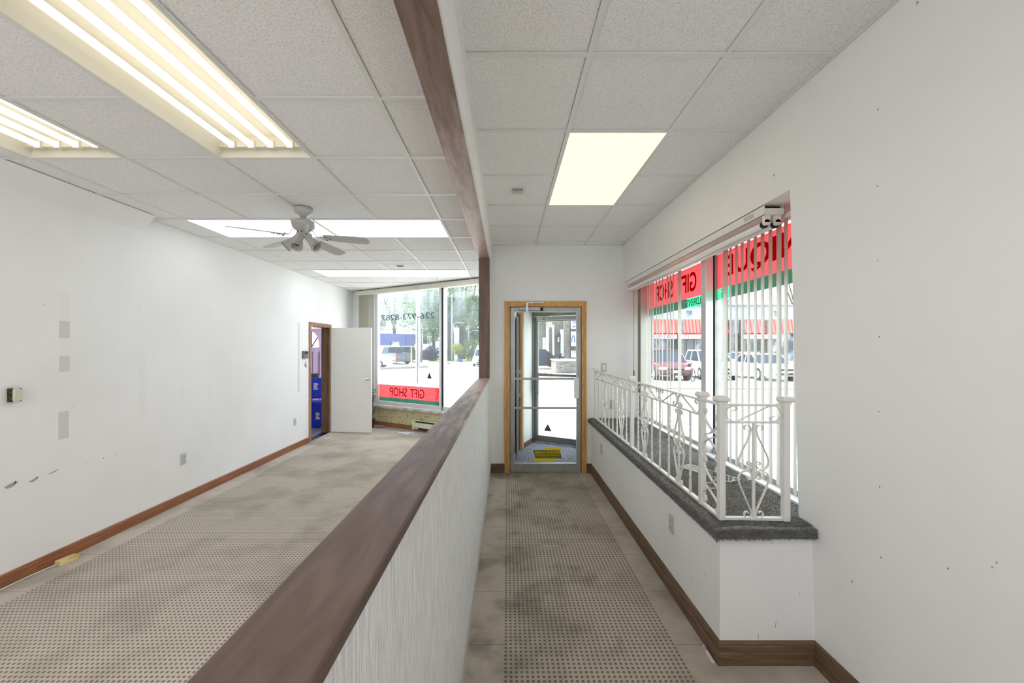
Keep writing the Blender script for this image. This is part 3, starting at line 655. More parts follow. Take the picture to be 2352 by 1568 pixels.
# ------------------------------------------------------------------ ceiling fan
FX, FY, ZB = -1.755, 3.41, 2.535
fan = thing('ceiling_fan', 'white five-blade ceiling fan with three bare lamp cups', 'ceiling fan', (FX, FY, HL))
z = lambda v: v - HL
MB().lathe([(0.001, 0.0), (0.078, 0.0), (0.079, -0.02), (0.066, -0.05), (0.03, -0.066), (0.022, -0.085), (0.001, -0.085)]).build('canopy', M['fanwhite'], fan)
MB().cyl((0, 0, -0.06), (0, 0, -0.11), 0.012, n=12).build('downrod', M['fanwhite'], fan)
MB().lathe([(0.001, -0.10), (0.05, -0.10), (0.088, -0.112), (0.092, -0.14), (0.088, -0.165), (0.07, -0.182), (0.05, -0.19), (0.001, -0.19)], n=28).build('motor_housing', M['fanwhite'], fan)
MB().lathe([(0.001, -0.188), (0.05, -0.188), (0.052, -0.235), (0.046, -0.252), (0.001, -0.255)], n=24).build('switch_housing', M['fanwhite'], fan)
for k in range(5):
    a = R(6 + 72 * k); ca, sa = math.cos(a), math.sin(a)
    def rp(u, v, zz): return (u * ca - v * sa, u * sa + v * ca, zz)
    bl = MB(); tilt = R(-12); zb = ZB - HL; out = [(0.175, -0.045), (0.42, -0.062), (0.52, -0.058), (0.55, -0.03), (0.55, 0.03), (0.52, 0.058), (0.42, 0.062), (0.175, 0.045)]
    low = [rp(u, v * math.cos(tilt), zb + v * math.sin(tilt) - 0.02 * (u - 0.17) / 0.38 - 0.004) for u, v in out]; n = len(out)
    bl.add(low + [(x, y, zz + 0.006) for x, y, zz in low], [tuple(range(n))[::-1], tuple(range(n, 2 * n))] + [(i, (i + 1) % n, n + (i + 1) % n, n + i) for i in range(n)])
    b = bl.build('blade', M['fanwhite'], fan)
    ar = MB(); ar.strap([rp(0.06, 0, -0.188), rp(0.09, 0, -0.20), rp(0.11, 0, zb + 0.004), rp(0.15, 0, zb - 0.001), rp(0.20, 0, zb - 0.006)], 0.022, 0.004, rp(0, 1, 0))
    ar.strap([rp(0.15, -0.03, zb), rp(0.24, -0.03, zb - 0.003)], 0.014, 0.004, rp(0, 1, 0)); ar.strap([rp(0.15, 0.03, zb - 0.012), rp(0.24, 0.03, zb - 0.014)], 0.014, 0.004, rp(0, 1, 0))
    ar.strap([rp(0.15, -0.035, zb - 0.012), rp(0.15, 0.035, zb + 0.001)], 0.014, 0.004, rp(1, 0, 0))
    br = ar.build('blade_arm', M['fanwhite'], fan)
    for (u, v) in ((0.19, -0.03), (0.19, 0.03), (0.225, 0.0)): MB().sphere(rp(u, v, zb - 0.012 - v * 0.2), 0.005, 8).build('screw', M['dark'], br)
for k in range(3):
    a = R(200 + 70 * k); d = Vector((math.cos(a) * 0.72, math.sin(a) * 0.45, -0.66)).normalized(); mt = d.to_track_quat('Z', 'Y').to_matrix()
    o = Vector((math.cos(a) * 0.03, math.sin(a) * 0.03, -0.235))
    cup = MB().lathe([(0.024, 0), (0.028, 0.07), (0.036, 0.088), (0.042, 0.105), (0.045, 0.135), (0.048, 0.138), (0.048, 0.155), (0.042, 0.155), (0.041, 0.138), (0.036, 0.11), (0.02, 0.095), (0.001, 0.092)], o, 20, mt).build('lamp_cup', M['fanwhite'], fan)
    MB().lathe([(0.0465, 0.143), (0.050, 0.144), (0.050, 0.148), (0.0465, 0.149)], o, 20, mt).build('rim_band', M['alud'], cup)
    MB().lathe([(0.001, 0.098), (0.03, 0.098), (0.03, 0.106), (0.001, 0.106)], o, 16, mt).build('socket', M['dark'], cup)
MB().tube([(0, -0.02, -0.25), (-0.015, -0.03, -0.275), (-0.035, -0.03, -0.285), (-0.04, -0.03, -0.32)], 0.0025).build('pull_chain', M['dark'], fan)

# ------------------------------------------------------------------ wall plates
def plate(name, label, cat, c, n, w=0.07, h=0.115, kind='outlet', m='plate', group=None):
    """c centre on wall, n outward normal (unit, axis aligned)"""
    rz = math.atan2(n[1], n[0]) + math.pi / 2     # local -y faces out
    t = thing(name, label, cat, c, rz, group); MB().box(-w / 2, w / 2, -0.006, 0, -h / 2, h / 2).build('cover', M[m], t, 0.002)
    if kind == 'outlet':
        for s in (-1, 1):
            r_ = MB().box(-0.017, 0.017, -0.009, -0.005, s * 0.02 - 0.014, s * 0.02 + 0.014).build('receptacle', M[m], t, 0.003)
            q = MB(); q.box(-0.009, -0.006, -0.0095, -0.008, s * 0.02 - 0.006, s * 0.02 + 0.006); q.box(0.006, 0.009, -0.0095, -0.008, s * 0.02 - 0.006, s * 0.02 + 0.006); q.build('slot', M['dark'], r_)
    elif kind == 'switch': MB().box(-0.017, 0.017, -0.010, -0.005, -0.034, 0.034).build('rocker', M['white'], t, 0.003)
    return t
plate('outlet', 'duplex outlet low on the left wall above the baseboard, nearer one', 'outlet', (XL, 4.07, 0.44), (1, 0), group='wall outlets')
plate('outlet', 'duplex outlet on the left wall near the open doorway', 'outlet', (XL, 6.21, 0.42), (1, 0), group='wall outlets')
plate('outlet', 'duplex outlet on the platform face near its corner', 'outlet', (1.065, 2.565, 0.442), (-1, 0), group='wall outlets')
plate('outlet', 'duplex outlet on the platform face near the glass door', 'outlet', (1.065, 4.47, 0.44), (-1, 0), group='wall outlets')
plate('light_switch', 'rocker light switch on the wall right of the glass door', 'switch', (1.223, YD, 1.335), (0, -1), kind='switch')
plate('outlet', 'grey outlet behind the white railing, above the shag carpet', 'outlet', (1.32, YD, 0.865), (0, -1), group='wall outlets')
plate('wall_plate', 'blank narrow plate high on the left wall beyond the doorway top', 'plate', (XL, 7.0, 2.31), (1, 0), w=0.04, h=0.13, kind='blank', m='wall')
# open switch box on the left wall
t = thing('exposed_switch', 'uncovered almond wall switch in a bare metal box on the left wall', 'switch', (XL, 2.665, 1.265))
MB().box(0, 0.028, -0.028, 0.028, -0.045, 0.045).build('metal_box', M['metalbox'], t)
y_ = MB(); y_.box(0.0275, 0.030, -0.018, 0.018, -0.056, 0.056); y_.build('yoke', M['alub'], t)
MB().quadbox([(0.026, -0.021, -0.038), (0.040, -0.021, -0.038), (0.040, 0.021, -0.038), (0.026, 0.021, -0.038)], [(0.026, -0.021, 0.038), (0.048, -0.021, 0.038), (0.048, 0.021, 0.038), (0.026, 0.021, 0.038)]).build('rocker', M['almond'], t, 0.002)
# keypad and pink tag beside the doorway
t = thing('alarm_keypad', 'grey alarm keypad beside the doorway casing', 'keypad', (XL, 6.50, 1.47)); MB().box(0, 0.035, -0.07, 0.07, -0.062, 0.062).build('case', M['gray'], t, 0.005)
MB().box(0.035, 0.037, -0.055, 0.055, 0.012, 0.048).build('display', M['dark'], t); MB().box(0.035, 0.038, -0.055, 0.055, -0.05, 0.0).build('key_cover', M['alud'], t)
t = thing('paper_tag', 'small pinkish paper tag below the alarm keypad', 'tag', (XL, 6.55, 1.31)); MB().box(0, 0.002, -0.035, 0.035, -0.05, 0.05).build('sheet', M['paper'], t)

# ------------------------------------------------------------------ doorway in the left wall (window-side) and slab door
dz = 0.055
cs = MB(); cs.box(XL, XL + 0.014, DY0 - dz, DY0 + 0.01, 0, DZ + dz); cs.box(XL, XL + 0.014, DY1 - 0.01, DY1 + dz, 0, DZ + dz); cs.box(XL, XL + 0.014, DY0 + 0.01, DY1 - 0.01, DZ - 0.01, DZ + dz)
D3 = sempty('door_3', 'brown-cased doorway in the left wall with an open white slab door', 'door', (0, 0, 0))
cs.build('casing', M['casingd'], D3, 0.003)
jb = MB(); jb.box(XO, XL, DY0, DY0 + 0.012, 0, DZ); jb.box(XO, XL, DY1 - 0.012, DY1, 0, DZ); jb.box(XO, XL, DY0, DY1, DZ - 0.012, DZ); jb.box(XL - 0.08, XL - 0.05, DY1 - 0.03, DY1 - 0.01, 0, DZ); jb.build('jamb', M['jamb'], D3)
MB().box(XL - 0.015, XL + 0.006, DY0 + 0.02, DY0 + 0.07, DZ - 0.035, DZ - 0.01).build('strike_contact', M['almond'], D3)
hx, hy = XL + 0.02, DY1 - 0.0; L = 0.80; ang = math.atan2(-0.10, 0.80); slab = MB(); dd = Vector((math.cos(ang), math.sin(ang), 0)); nn = Vector((-dd.y, dd.x, 0)) * 0.035
b0 = Vector((hx, hy, 0.012)); pts = [b0, b0 + dd * L, b0 + dd * L + nn, b0 + nn]; slab.quadbox([tuple(p) for p in pts], [tuple(p + Vector((0, 0, 1.945))) for p in pts])
sl = slab.build('slab', M['doorwhite'], D3, 0.002)
kp = b0 + dd * (L - 0.07) + Vector((0, 0, 1.0)); mt = (-nn.normalized()).to_track_quat('Z', 'Y').to_matrix()
MB().lathe([(0.001, -0.001), (0.028, 0), (0.028, 0.006), (0.011, 0.01), (0.011, 0.03), (0.024, 0.04), (0.027, 0.052), (0.02, 0.064), (0.001, 0.067)], kp, 18, mt).build('knob', M['chrome'], sl)
hg = MB()
for zz in (0.25, 1.72): hg.cyl((hx - 0.004, hy - 0.004, zz), (hx - 0.004, hy - 0.004, zz + 0.09), 0.007, n=8)
hg.build('hinge', M['alud'], D3)

# side room seen through the doorway
ax = MB(); ax.box(-6.2, XO, 4.8, 11.2, -0.08, -0.004)
struct('floor_side', ax, M['slate'], label='blue-grey plank floor of the side room', cat='floor')
aw = MB(); aw.box(-6.3, XO, 4.7, 4.8, 0, 2.5); aw.box(-6.3, XO, 4.7, 11, 2.5, 2.6); aw.box(-6.3, -6.2, 4.8, 6.2, 0, 2.5); aw.box(-6.3, -6.2, 6.2, 9.5, 2.2, 2.5); aw.box(-6.3, -6.2, 6.2, 9.5, 0, 0.6); aw.box(-6.3, -6.2, 9.5, 11, 0, 2.5)
struct('wall_side', aw, M['wall'], label='pale walls and ceiling of the side room', cat='wall')
sdr = sempty('door_4', 'purple panelled entrance door with a fanlight, seen through the doorway', 'door', (-4.20, 9.02, 0), -TH)
# local x along the diagonal to the right, door occupies x -0.86..0
fr = MB(); W = 0.86
# solid parts leaving the half-round fanlight open: stiles, rails
cx, cz, RR = -0.43, 1.60, 0.30
fr.box(-W, -0.73, 0, 0.045, 0, 2.03); fr.box(-0.13, 0, 0, 0.045, 0, 2.03); fr.box(-0.73, -0.13, 0, 0.045, 0, 1.60)
arc = [(cx + RR * math.cos(R(t_)), cz + 0.36 * math.sin(R(t_))) for t_ in range(0, 181, 15)]
for i in range(len(arc) - 1):
    (xa, za), (xb, zb2) = arc[i], arc[i + 1]
    fr.ext([(xa, 0, za), (xb, 0, zb2), (xb, 0, 2.03), (xa, 0, 2.03)], (0, 0.045, 0))
dl = fr.build('leaf', M['purple'], sdr)
mu = MB()
for t_ in (40, 90, 140): mu.cyl((cx, 0.01, cz), (cx + RR * math.cos(R(t_)), 0.01, cz + 0.36 * math.sin(R(t_))), 0.014, n=6)
mu.build('muntin', M['mauvedark'], sdr)
MB().box(cx - RR, cx + RR, 0.02, 0.026, cz, cz + 0.36).build('fanlight_glass', M['glass'], sdr)
for (xa, xb, za, zb2) in ((-0.75, -0.47, 0.95, 1.5), (-0.39, -0.11, 0.95, 1.5), (-0.75, -0.47, 0.2, 0.84), (-0.39, -0.11, 0.2, 0.84)):
    g = MB(); e = 0.018; g.box(xa, xa + e, -0.004, 0.0, za, zb2); g.box(xb - e, xb, -0.004, 0, za, zb2); g.build('panel_groove', M['mauvedark'], sdr)
    MB().box(xa + 0.05, xb - 0.05, -0.008, 0.0, za + 0.03, zb2 - 0.03).build('raised_panel', M['purple'], sdr, 0.004)
wf = MB(); wf.box(0.0, 0.82, 0, 0.1, 0, 2.6); wf.box(-2.3, -W, 0, 0.1, 0, 2.6); wf.box(-W, 0, 0, 0.1, 2.03, 2.6)
wo_ = wf.build('wall_front_side', M['wall']); wo_.location = (-4.20, 9.02, 0); wo_.rotation_euler = (0, 0, -TH); wo_['kind'] = 'structure'; wo_['label'] = 'pale front wall of the side room around the purple door'; wo_['category'] = 'wall'
def bin_(name, label, loc, rz, tilt=0, h=0.44, mtx=None):
    t = thing(name, label, 'bin', loc, rz, 'blue recycling boxes'); t.rotation_euler = (tilt, 0, rz)
    b = MB(); a, c = 0.16, 0.14; A2, C2 = 0.21, 0.19
    b.quadbox([(-a, -c, 0), (a, -c, 0), (a, c, 0), (-a, c, 0)], [(-A2, -C2, h), (A2, -C2, h), (A2, C2, h), (-A2, C2, h)]); b.build('body', M['blue'], t, 0.01)
    r = MB(); r.box(-A2 - 0.012, A2 + 0.012, -C2 - 0.012, C2 + 0.012, h - 0.02, h + 0.006); r.build('rim', M['blued'], t, 0.004)
    pm = MB()
    for q in range(5): pm.box(0.02, 0.10 - 0.012 * (q % 3), -0.185, -0.176, 0.17 + q * 0.028, 0.186 + q * 0.028)
    pm.build('printed_mark', M['white'], t); return t
bin_('recycling_box', 'blue recycling box standing on the side-room floor', (-3.86, 8.02, 0.0), R(14), h=0.50)
bin_('recycling_box', 'blue recycling box stacked tilted on the lower one', (-3.93, 8.02, 0.56), R(22), R(-8), h=0.40)
t = thing('cardboard_carton', 'small brown carton on top of the upper blue box', 'box', (-3.93, 8.06, 0.93), R(10)); MB().box(-0.10, 0.07, -0.08, 0.08, 0, 0.13).build('carton', M['cardboard'], t, 0.003)
t = thing('side_chair', 'dark upholstered chair edge with wooden leg in front of the blue boxes', 'chair', (-3.86, 7.66, 0), R(12))
MB().box(-0.20, 0.06, -0.12, 0.1, 0.44, 0.62).build('seat', M['leather'], t, 0.03); MB().box(-0.22, -0.14, -0.12, 0.1, 0.5, 0.98).build('backrest', M['leather'], t, 0.02)
for (xx, yy, xt, yt) in ((0.05, -0.10, -0.01, -0.08), (0.03, 0.08, -0.01, 0.06), (-0.2, -0.1, -0.17, -0.08), (-0.2, 0.08, -0.17, 0.06)):
    MB().cyl((xx, yy, 0), (xt, yt, 0.45), 0.014, 0.018, 8).build('leg', M['pine'], t)

# ------------------------------------------------------------------ diagonal storefront (window_2)
W2 = sempty('window_2', 'large aluminium storefront window of the left room, set at an angle', 'window', (A[0], A[1], 0), -TH)
SE = 3.42     # glazed to here; local x = s, local y outward
wd = MB(); wd.box(-0.2, 0.66, 0, 0.15, 0, HL + 0.1); wd.box(0.66, SE + 0.3, 0, 0.15, 0, 0.40); wd.box(0.66, SE + 0.3, 0, 0.15, 2.735, HL + 0.1); wd.box(SE, SE + 0.3, 0, 0.15, 0.4, 2.735)
o = wd.build('wall_front', M['wall']); o.location = (A[0], A[1], 0); o.rotation_euler = (0, 0, -TH); o['kind'] = 'structure'; o['label'] = 'angled front wall around the storefront window'; o['category'] = 'wall'
sk = MB(); sk.box(0.55, SE + 0.2, -0.004, 0, 0.0, 0.385); sk.build('stained_panel', M['stain'], o)
bb = MB(); bb.box(0.02, SE + 0.1, -0.02, -0.004, 0, 0.085); bbo = bb.build('baseboard_front', M['basel']); bbo.location = (A[0], A[1], 0); bbo.rotation_euler = (0, 0, -TH); bbo['kind'] = 'structure'; bbo['label'] = 'brown baseboard under the storefront window'; bbo['category'] = 'baseboard'
MB().box(0.52, SE + 0.1, -0.10, 0.03, 0.375, 0.415).build('sill', M['marble'], W2, 0.008)
f2 = MB(); f2.frame(0.66, SE, 0.03, 0.10, 0.415, 2.74, 0.075, 0.05, 0.08, 0.05); f2.build('frame', M['alub'], W2, 0.003)
mu2 = MB(); mu2.box(2.395, 2.44, 0.0, 0.11, 0.417, 2.72); mu2.box(2.47, 2.50, 0.02, 0.11, 0.417, 2.72); mu2.build('mullion', M['alub'], W2, 0.002)
MB().box(2.44, 2.47, 0.03, 0.10, 0.42, 2.72).build('mullion_gap', M['dark'], W2)
MB().box(0.735, 2.395, 0.06, 0.066, 0.49, 2.70).build('pane', M['glasshazed'], W2); MB().box(2.50, SE - 0.05, 0.06, 0.066, 0.49, 2.70).build('pane', M['glasshazed'], W2)
def w2thing(name, label, cat, group=None): return thing(name, label, cat, (A[0], A[1], 0), -TH, group)
t = w2thing('window_decal', 'red and green window banner reading GIFT SHOP backwards, low on the storefront glass', 'banner')
MB().sheet(0.74, 2.39, 0.067, 0.067, 0.575, 0.835).build('red_band', M['red'], t); MB().sheet(0.74, 2.39, 0.067, 0.067, 0.497, 0.575).build('green_band', M['green'], t)
put_text('GIFT', 0.36, 0.17, (1.98, 0.058, 0.61), (-1, 0, 0), (0, 0, 1), M['redletter'], parent=t); put_text('SHOP', 0.47, 0.17, (1.53, 0.058, 0.615), (-1, 0, 0), (0, 0, 1), M['redletter'], parent=t)
sq = MB(); sq.tube(crom([(2.31, 0.06, 0.60), (2.27, 0.06, 0.62), (2.33, 0.06, 0.65), (2.28, 0.06, 0.68), (2.33, 0.06, 0.70), (2.29, 0.06, 0.73), (2.34, 0.06, 0.76), (2.27, 0.06, 0.77), (2.30, 0.06, 0.81), (2.34, 0.06, 0.78)]), 0.005, 5); sq.build('script_mark', M['redletter'], t)
t = w2thing('window_lettering', 'grey phone number lettering seen backwards across the storefront glass', 'lettering')
put_text('226-973-8287', 1.42, 0.115, (2.24, 0.058, 2.14), (-1, 0, 0), (-0.0, 0, 1), M['letter'], 'digits', t, 0.004)
t = w2thing('window_sticker', 'small dark blue triangle sticker on the storefront glass', 'sticker', 'blue triangle stickers')
sp_ = 2.11; MB().ext([(sp_ - 0.06, 0.059, 1.0), (sp_ + 0.06, 0.059, 1.0), (sp_, 0.059, 1.12)], (0, 0.001, 0)).build('triangle', M['navy'], t)
# blind headrail and bunched slats
t = w2thing('vertical_blind', 'beige vertical blind drawn to the left of the storefront window', 'blind')
hr = MB(); hr.box(0.22, 1.98, -0.12, -0.075, 2.675, 2.765); hr.box(1.985, SE + 0.05, -0.12, -0.075, 2.675, 2.765); hr.box(0.22, SE + 0.05, -0.075, 0.0, 2.755, 2.765); hr.build('valance', M['valance'], t, 0.002)
for k in range(9):
    x = 0.33 + k * 0.036; a = R(36); q = MB(); c_, s_ = math.cos(a) * 0.044, math.sin(a) * 0.044
    q.ext([(x - c_, -0.05 - s_, 0.46), (x + c_, -0.05 + s_, 0.46), (x + c_, -0.05 + s_, 2.70), (x - c_, -0.05 - s_, 2.70)], (0.0, 0.0012, 0)); q.build('slat', M['blind2'] if k % 2 else M['blind'], t)
# baseboard heater, papers, plant
t = w2thing('baseboard_heater', 'cream electric baseboard heater under the storefront window', 'heater')
hb = MB(); hb.box(1.80, 3.15, -0.085, -0.02, 0.075, 0.165); hb.box(1.80, 3.15, -0.07, -0.02, 0.195, 0.205); hb.box(1.80, 3.15, -0.045, -0.02, 0.03, 0.2); hb.box(1.80, 1.86, -0.08, -0.02, 0.03, 0.2); hb.build('case', M['heater'], t, 0.003)
MB().box(1.88, 3.13, -0.062, -0.046, 0.165, 0.195).build('outlet_slot', M['dark'], t); MB().box(1.95, 3.13, -0.075, -0.046, 0.04, 0.075).build('inlet_slot', M['dark'], t)
t = w2thing('flat_board', 'pale framed board lying on the carpet in front of the heater', 'board'); MB().box(1.62, 1.98, -0.36, -0.20, 0.001, 0.008).build('board', M['board'], t)
t = thing('loose_papers', 'crumpled pinkish papers on the floor beside the plant', 'papers', (-2.60, 7.93, 0.0), R(-20))
for k, (x, y, r_, h_) in enumerate(((0, 0, 10, 0.005), (0.06, 0.03, -30, 0.012), (-0.06, -0.02, 50, 0.02), (0.1, -0.03, 15, 0.007))):
    q = MB(); c_, s_ = math.cos(R(r_)), math.sin(R(r_)); P4 = [(x + a * c_ - b * s_, y + a * s_ + b * c_, h_ + 0.01 * (a > 0)) for a, b in ((-0.08, -0.05), (0.08, -0.05), (0.08, 0.05), (-0.08, 0.05))]
    q.ext(P4, (0, 0, 0.0015)); q.build('sheet', M['paper'], t)
t = thing('potted_plant', 'dusty grey-green artificial plant in a dark pot behind the white door', 'plant', (-2.72, 7.86, 0))
MB().lathe([(0.001, 0.0), (0.07, 0.0), (0.095, 0.16), (0.10, 0.17), (0.09, 0.17), (0.08, 0.14), (0.001, 0.14)]).build('pot', M['terracotta'], t)
st = MB(); lf = MB(); rnd = random.Random(3)
for k in range(15):
    a = rnd.uniform(0, 6.28); sp2 = rnd.uniform(0.04, 0.16); hh = rnd.uniform(0.35, 0.92)
    path = crom([(0, 0, 0.13), (sp2 * .3 * math.cos(a), sp2 * .3 * math.sin(a), hh * .45), (sp2 * math.cos(a), sp2 * math.sin(a), hh)], 6); st.tube(path, 0.003, 5)
    for p in path[2:]:
        for _ in range(7):
            d = Vector((rnd.uniform(-1, 1), rnd.uniform(-1, 1), rnd.uniform(-.4, .9))).normalized(); u = d.orthogonal().normalized() * 0.008; q = Vector(p)
            lf.add([tuple(q), tuple(q + d * 0.022 + u), tuple(q + d * 0.048), tuple(q + d * 0.022 - u)], [(0, 1, 2, 3)])
st.build('stems', M['stem'], t); lf.build('foliage', M['leafdry'], t)

# ------------------------------------------------------------------ inner glass door (door_1)
D1 = sempty('door_1', 'aluminium glass door in an oak casing at the end of the corridor', 'door', (0, YD, 0))
def cas(mb, x0, x1, z0, z1, vertical, inner):     # moulded casing strip
    mb.box(x0, x1, -0.016, 0, z0, z1)
cm = MB(); cm.frame(-0.033, 1.001, -0.014, 0, 0, 2.17, 0.064, 0.058, 0, 0.066)
cm.frame(-0.034, 1.002, -0.022, 0, 0, 2.171, 0.016, 0.016, 0, 0.016)
cm.frame(0.004, 0.970, -0.019, 0, 0, 2.134, 0.008, 0.008, 0, 0.008)
cm.build('casing', M['casing'], D1, 0.003)
jm = MB(); jm.frame(0.027, 0.947, 0.001, 0.12, 0, 2.108, 0.009, 0.009, 0, 0.009); jm.build('jamb', M['jamb'], D1)
st_ = MB(); dy0, dy1 = 0.005, 0.05
st_.frame(0.044, 0.935, dy0, dy1, 0.012, 2.097, 0.048, 0.055, 0.103, 0.059); st_.build('frame', M['alu'], D1, 0.003)
MB().box(0.092, 0.880, 0.024, 0.030, 0.11, 2.04).build('pane', M['glass'], D1)
be = MB(); be.frame(0.088, 0.884, 0.0, 0.012, 0.112, 2.041, 0.007, 0.007, 0.008, 0.007); be.build('glazing_bead', M['alub'], D1)
MB().box(0.092, 0.880, 0.0, 0.02, 1.177, 1.205).build('push_bar', M['alu'], D1, 0.003); MB().box(0.092, 0.880, 0.0, 0.02, 0.805, 0.832).build('push_bar', M['alu'], D1, 0.003)
MB().box(0.845, 0.905, -0.03, 0.004, 0.945, 1.205).build('pull_handle', M['white'], D1, 0.006)
MB().cyl((0.908, -0.006, 0.90), (0.908, 0.01, 0.90), 0.014, n=16).build('lock_cylinder', M['chrome'], D1)
MB().sphere((0.058, 0.0, 1.17), 0.006, 8).build('screw', M['chrome'], D1)
cb_ = MB(); cb_.box(0.15, 0.415, -0.045, 0.004, 2.055, 2.095); cl_ = cb_.build('closer', M['alu'], D1, 0.006)
am = MB(); am.box(0.235, 0.262, -0.05, -0.02, 2.03, 2.15); am.strap([(0.25, -0.04, 2.150), (0.33, -0.06, 2.150), (0.40, -0.03, 2.155)], 0.012, 0.006, (0, 0, 1)); am.box(0.39, 0.46, -0.03, -0.016, 2.145, 2.162); am.build('arm', M['alub'], cl_)
MB().box(0.42, 0.455, -0.01, 0.004, 2.05, 2.09).build('stop_bracket', M['dark'], D1)
for zz in (0.16, 1.88):
    h_ = MB()
    for k in range(3): h_.cyl((0.036, -0.008, zz + k * 0.042), (0.036, -0.008, zz + k * 0.042 + 0.038), 0.009, n=10)
    h_.build('hinge', M['alud'], D1)
# yellow alarm sticker
t = thing('alarm_sticker', 'yellow and olive alarm company sticker seen backwards on the glass door', 'sticker', (0, YD, 0))
k_ = 1 / 181.3
def dp(px, py): return ((px - 1165) * k_, CZ - (py - 799) * k_)
def dpoly(pts, y0, m, nm):
    return MB().ext([(dp(*p)[0], y0, dp(*p)[1]) for p in pts], (0, -0.0008, 0)).build(nm, m, t)
dpoly([(1224.5, 1034.2), (1286.6, 1034.2), (1291, 1053.6), (1230, 1053.6)], 0.0235, M['olive'], 'name_panel')
dpoly([(1250, 1029), (1289.5, 1029), (1290.5, 1034.8), (1251, 1034.8)], 0.0225, M['yellow'], 'top_tab'); dpoly([(1226, 1053.6), (1277.5, 1053.6), (1279, 1059.4), (1227, 1059.4)], 0.0225, M['yellow'], 'bottom_tab')
def dtext(s, px1, px0, py_base, hpx, m):
    x1, z0 = dp(px1, py_base); put_text(s, (px1 - px0) * k_, hpx * k_, (x1, 0.0222, z0), (-1, 0, 0), (0, 0, 1), m, parent=t)
dtext('PRECISION ALARMS', 1286, 1229, 1043, 6.2, M['yellow']); dtext('AND SIGNAL SYSTEMS LIMITED', 1286, 1232, 1048, 3.0, M['yellow']); dtext('SARNIA, CANADA', 1277, 1243, 1051.8, 1.6, M['yellow'])
dtext('PROTECTED BY', 1281, 1258, 1033, 2.2, M['olive']); dtext('ELECTRONIC ALARM SYSTEMS', 1275, 1230, 1057.5, 2.2, M['olive'])

# ------------------------------------------------------------------ vestibule
vw = MB(); vw.prism([(-0.15, 5.14), (0.06, 5.14), (0.145, 6.12), (-0.15, 6.12)], 0, 2.6)
vw.prism([(0.18, 6.30), (0.262, 6.30), (0.435, 6.715), (0.3, 6.9), (-0.15, 7.0), (-0.15, 6.12), (0.14, 6.12)], 0, 2.6)
vw.box(1.30, 1.6, 5.14, 6.3, 0, 2.6); struct('wall_vestibule', vw, M['wall'], label='white side walls of the entrance vestibule', cat='wall')
struct('ceiling_vestibule', MB().prism([(-0.15, 5.14), (1.6, 5.14), (1.6, 6.2), (-0.15, 7.2)], 2.4, 2.5), M['wall'], label='white ceiling of the vestibule', cat='ceiling')
vp = MB(); vp.prism([(0.262, 6.295), (0.275, 6.29), (0.45, 6.70), (0.437, 6.71)], 0, 0.07); struct('baseboard_vestibule', vp, M['base'], label='brown base strip in the vestibule', cat='baseboard')
D5 = sempty('door_5', 'oak-cased side opening with an aluminium door ajar, left side of the vestibule', 'door', (0, 0, 0))
MB().prism([(0.165, 6.15), (0.24, 6.17), (0.268, 6.30), (0.18, 6.30)], 0, 2.16).build('casing', M['casing'], D5, 0.003)
MB().prism([(0.165, 6.12), (0.20, 6.13), (0.20, 6.16), (0.165, 6.15)], 0, 2.1).build('jamb', M['jamb'], D5)
MB().prism([(0.148, 5.95), (0.163, 5.95), (0.172, 6.14), (0.155, 6.14)], 0.02, 2.05).build('leaf_edge', M['white'], D5)
MB().prism([(0.122, 5.55), (0.128, 5.55), (0.146, 5.98), (0.136, 5.98)], 0.02, 2.02).build('weatherstrip', M['black'], D5)
for zz in (1.20, 0.86): MB().box(0.125, 0.205, 5.86, 5.90, zz, zz + 0.045).build('push_bar', M['white'], D5, 0.004)
# outer door
D2 = sempty('door_2', 'outer aluminium glass entrance door beyond the vestibule', 'door', (0.44, 6.705, 0), R(-29.5))
fo = MB(); fo.box(-0.03, 0.03, -0.03, 0.08, 0, 2.4); fo.box(0.03, 1.2, -0.02, 0.08, 2.11, 2.2); fo.box(0.03, 1.2, -0.01, 0.06, 2.2, 2.4); fo.box(1.0, 1.2, -0.02, 0.08, 0, 2.4); fo.build('frame', M['alud'], D2, 0.003)
lf2 = MB(); lf2.frame(0.034, 0.99, 0, 0.045, 0.01, 2.1, 0.051, 0.06, 0.105, 0.08); lf2.box(0.085, 0.93, 0.0, 0.045, 1.11, 1.15); lf2.build('leaf_frame', M['alud'], D2, 0.002)
MB().box(0.085, 0.93, 0.02, 0.026, 0.11, 2.03).build('pane', M['glass'], D2)
pd = MB(); pd.box(0.09, 0.36, -0.03, -0.01, 1.12, 1.16); pd.box(0.09, 0.115, -0.05, 0.0, 0.80, 1.10); pd.build('push_bar', M['alud'], D2, 0.003)
MB().box(0.085, 0.935, -0.06, 0.0, 2.035, 2.095).build('closer', M['alu'], D2, 0.006)
bx_ = MB().box(0.12, 0.32, -0.09, -0.055, 2.03, 2.10).build('number_box', M['heater'], D2, 0.003)
put_text('28', 0.05, 0.045, (0.20, -0.0905, 2.043), (1, 0, 0), (0, 0, 1), M['alud'], parent=bx_)
t = thing('window_sticker', 'small dark blue triangle sticker low on the outer entrance door', 'sticker', (0.44, 6.705, 0), R(-29.5), 'blue triangle stickers')
MB().ext([(0.19, 0.018, 0.20), (0.33, 0.018, 0.20), (0.26, 0.018, 0.32)], (0, 0.001, 0)).build('triangle', M['navy'], t)

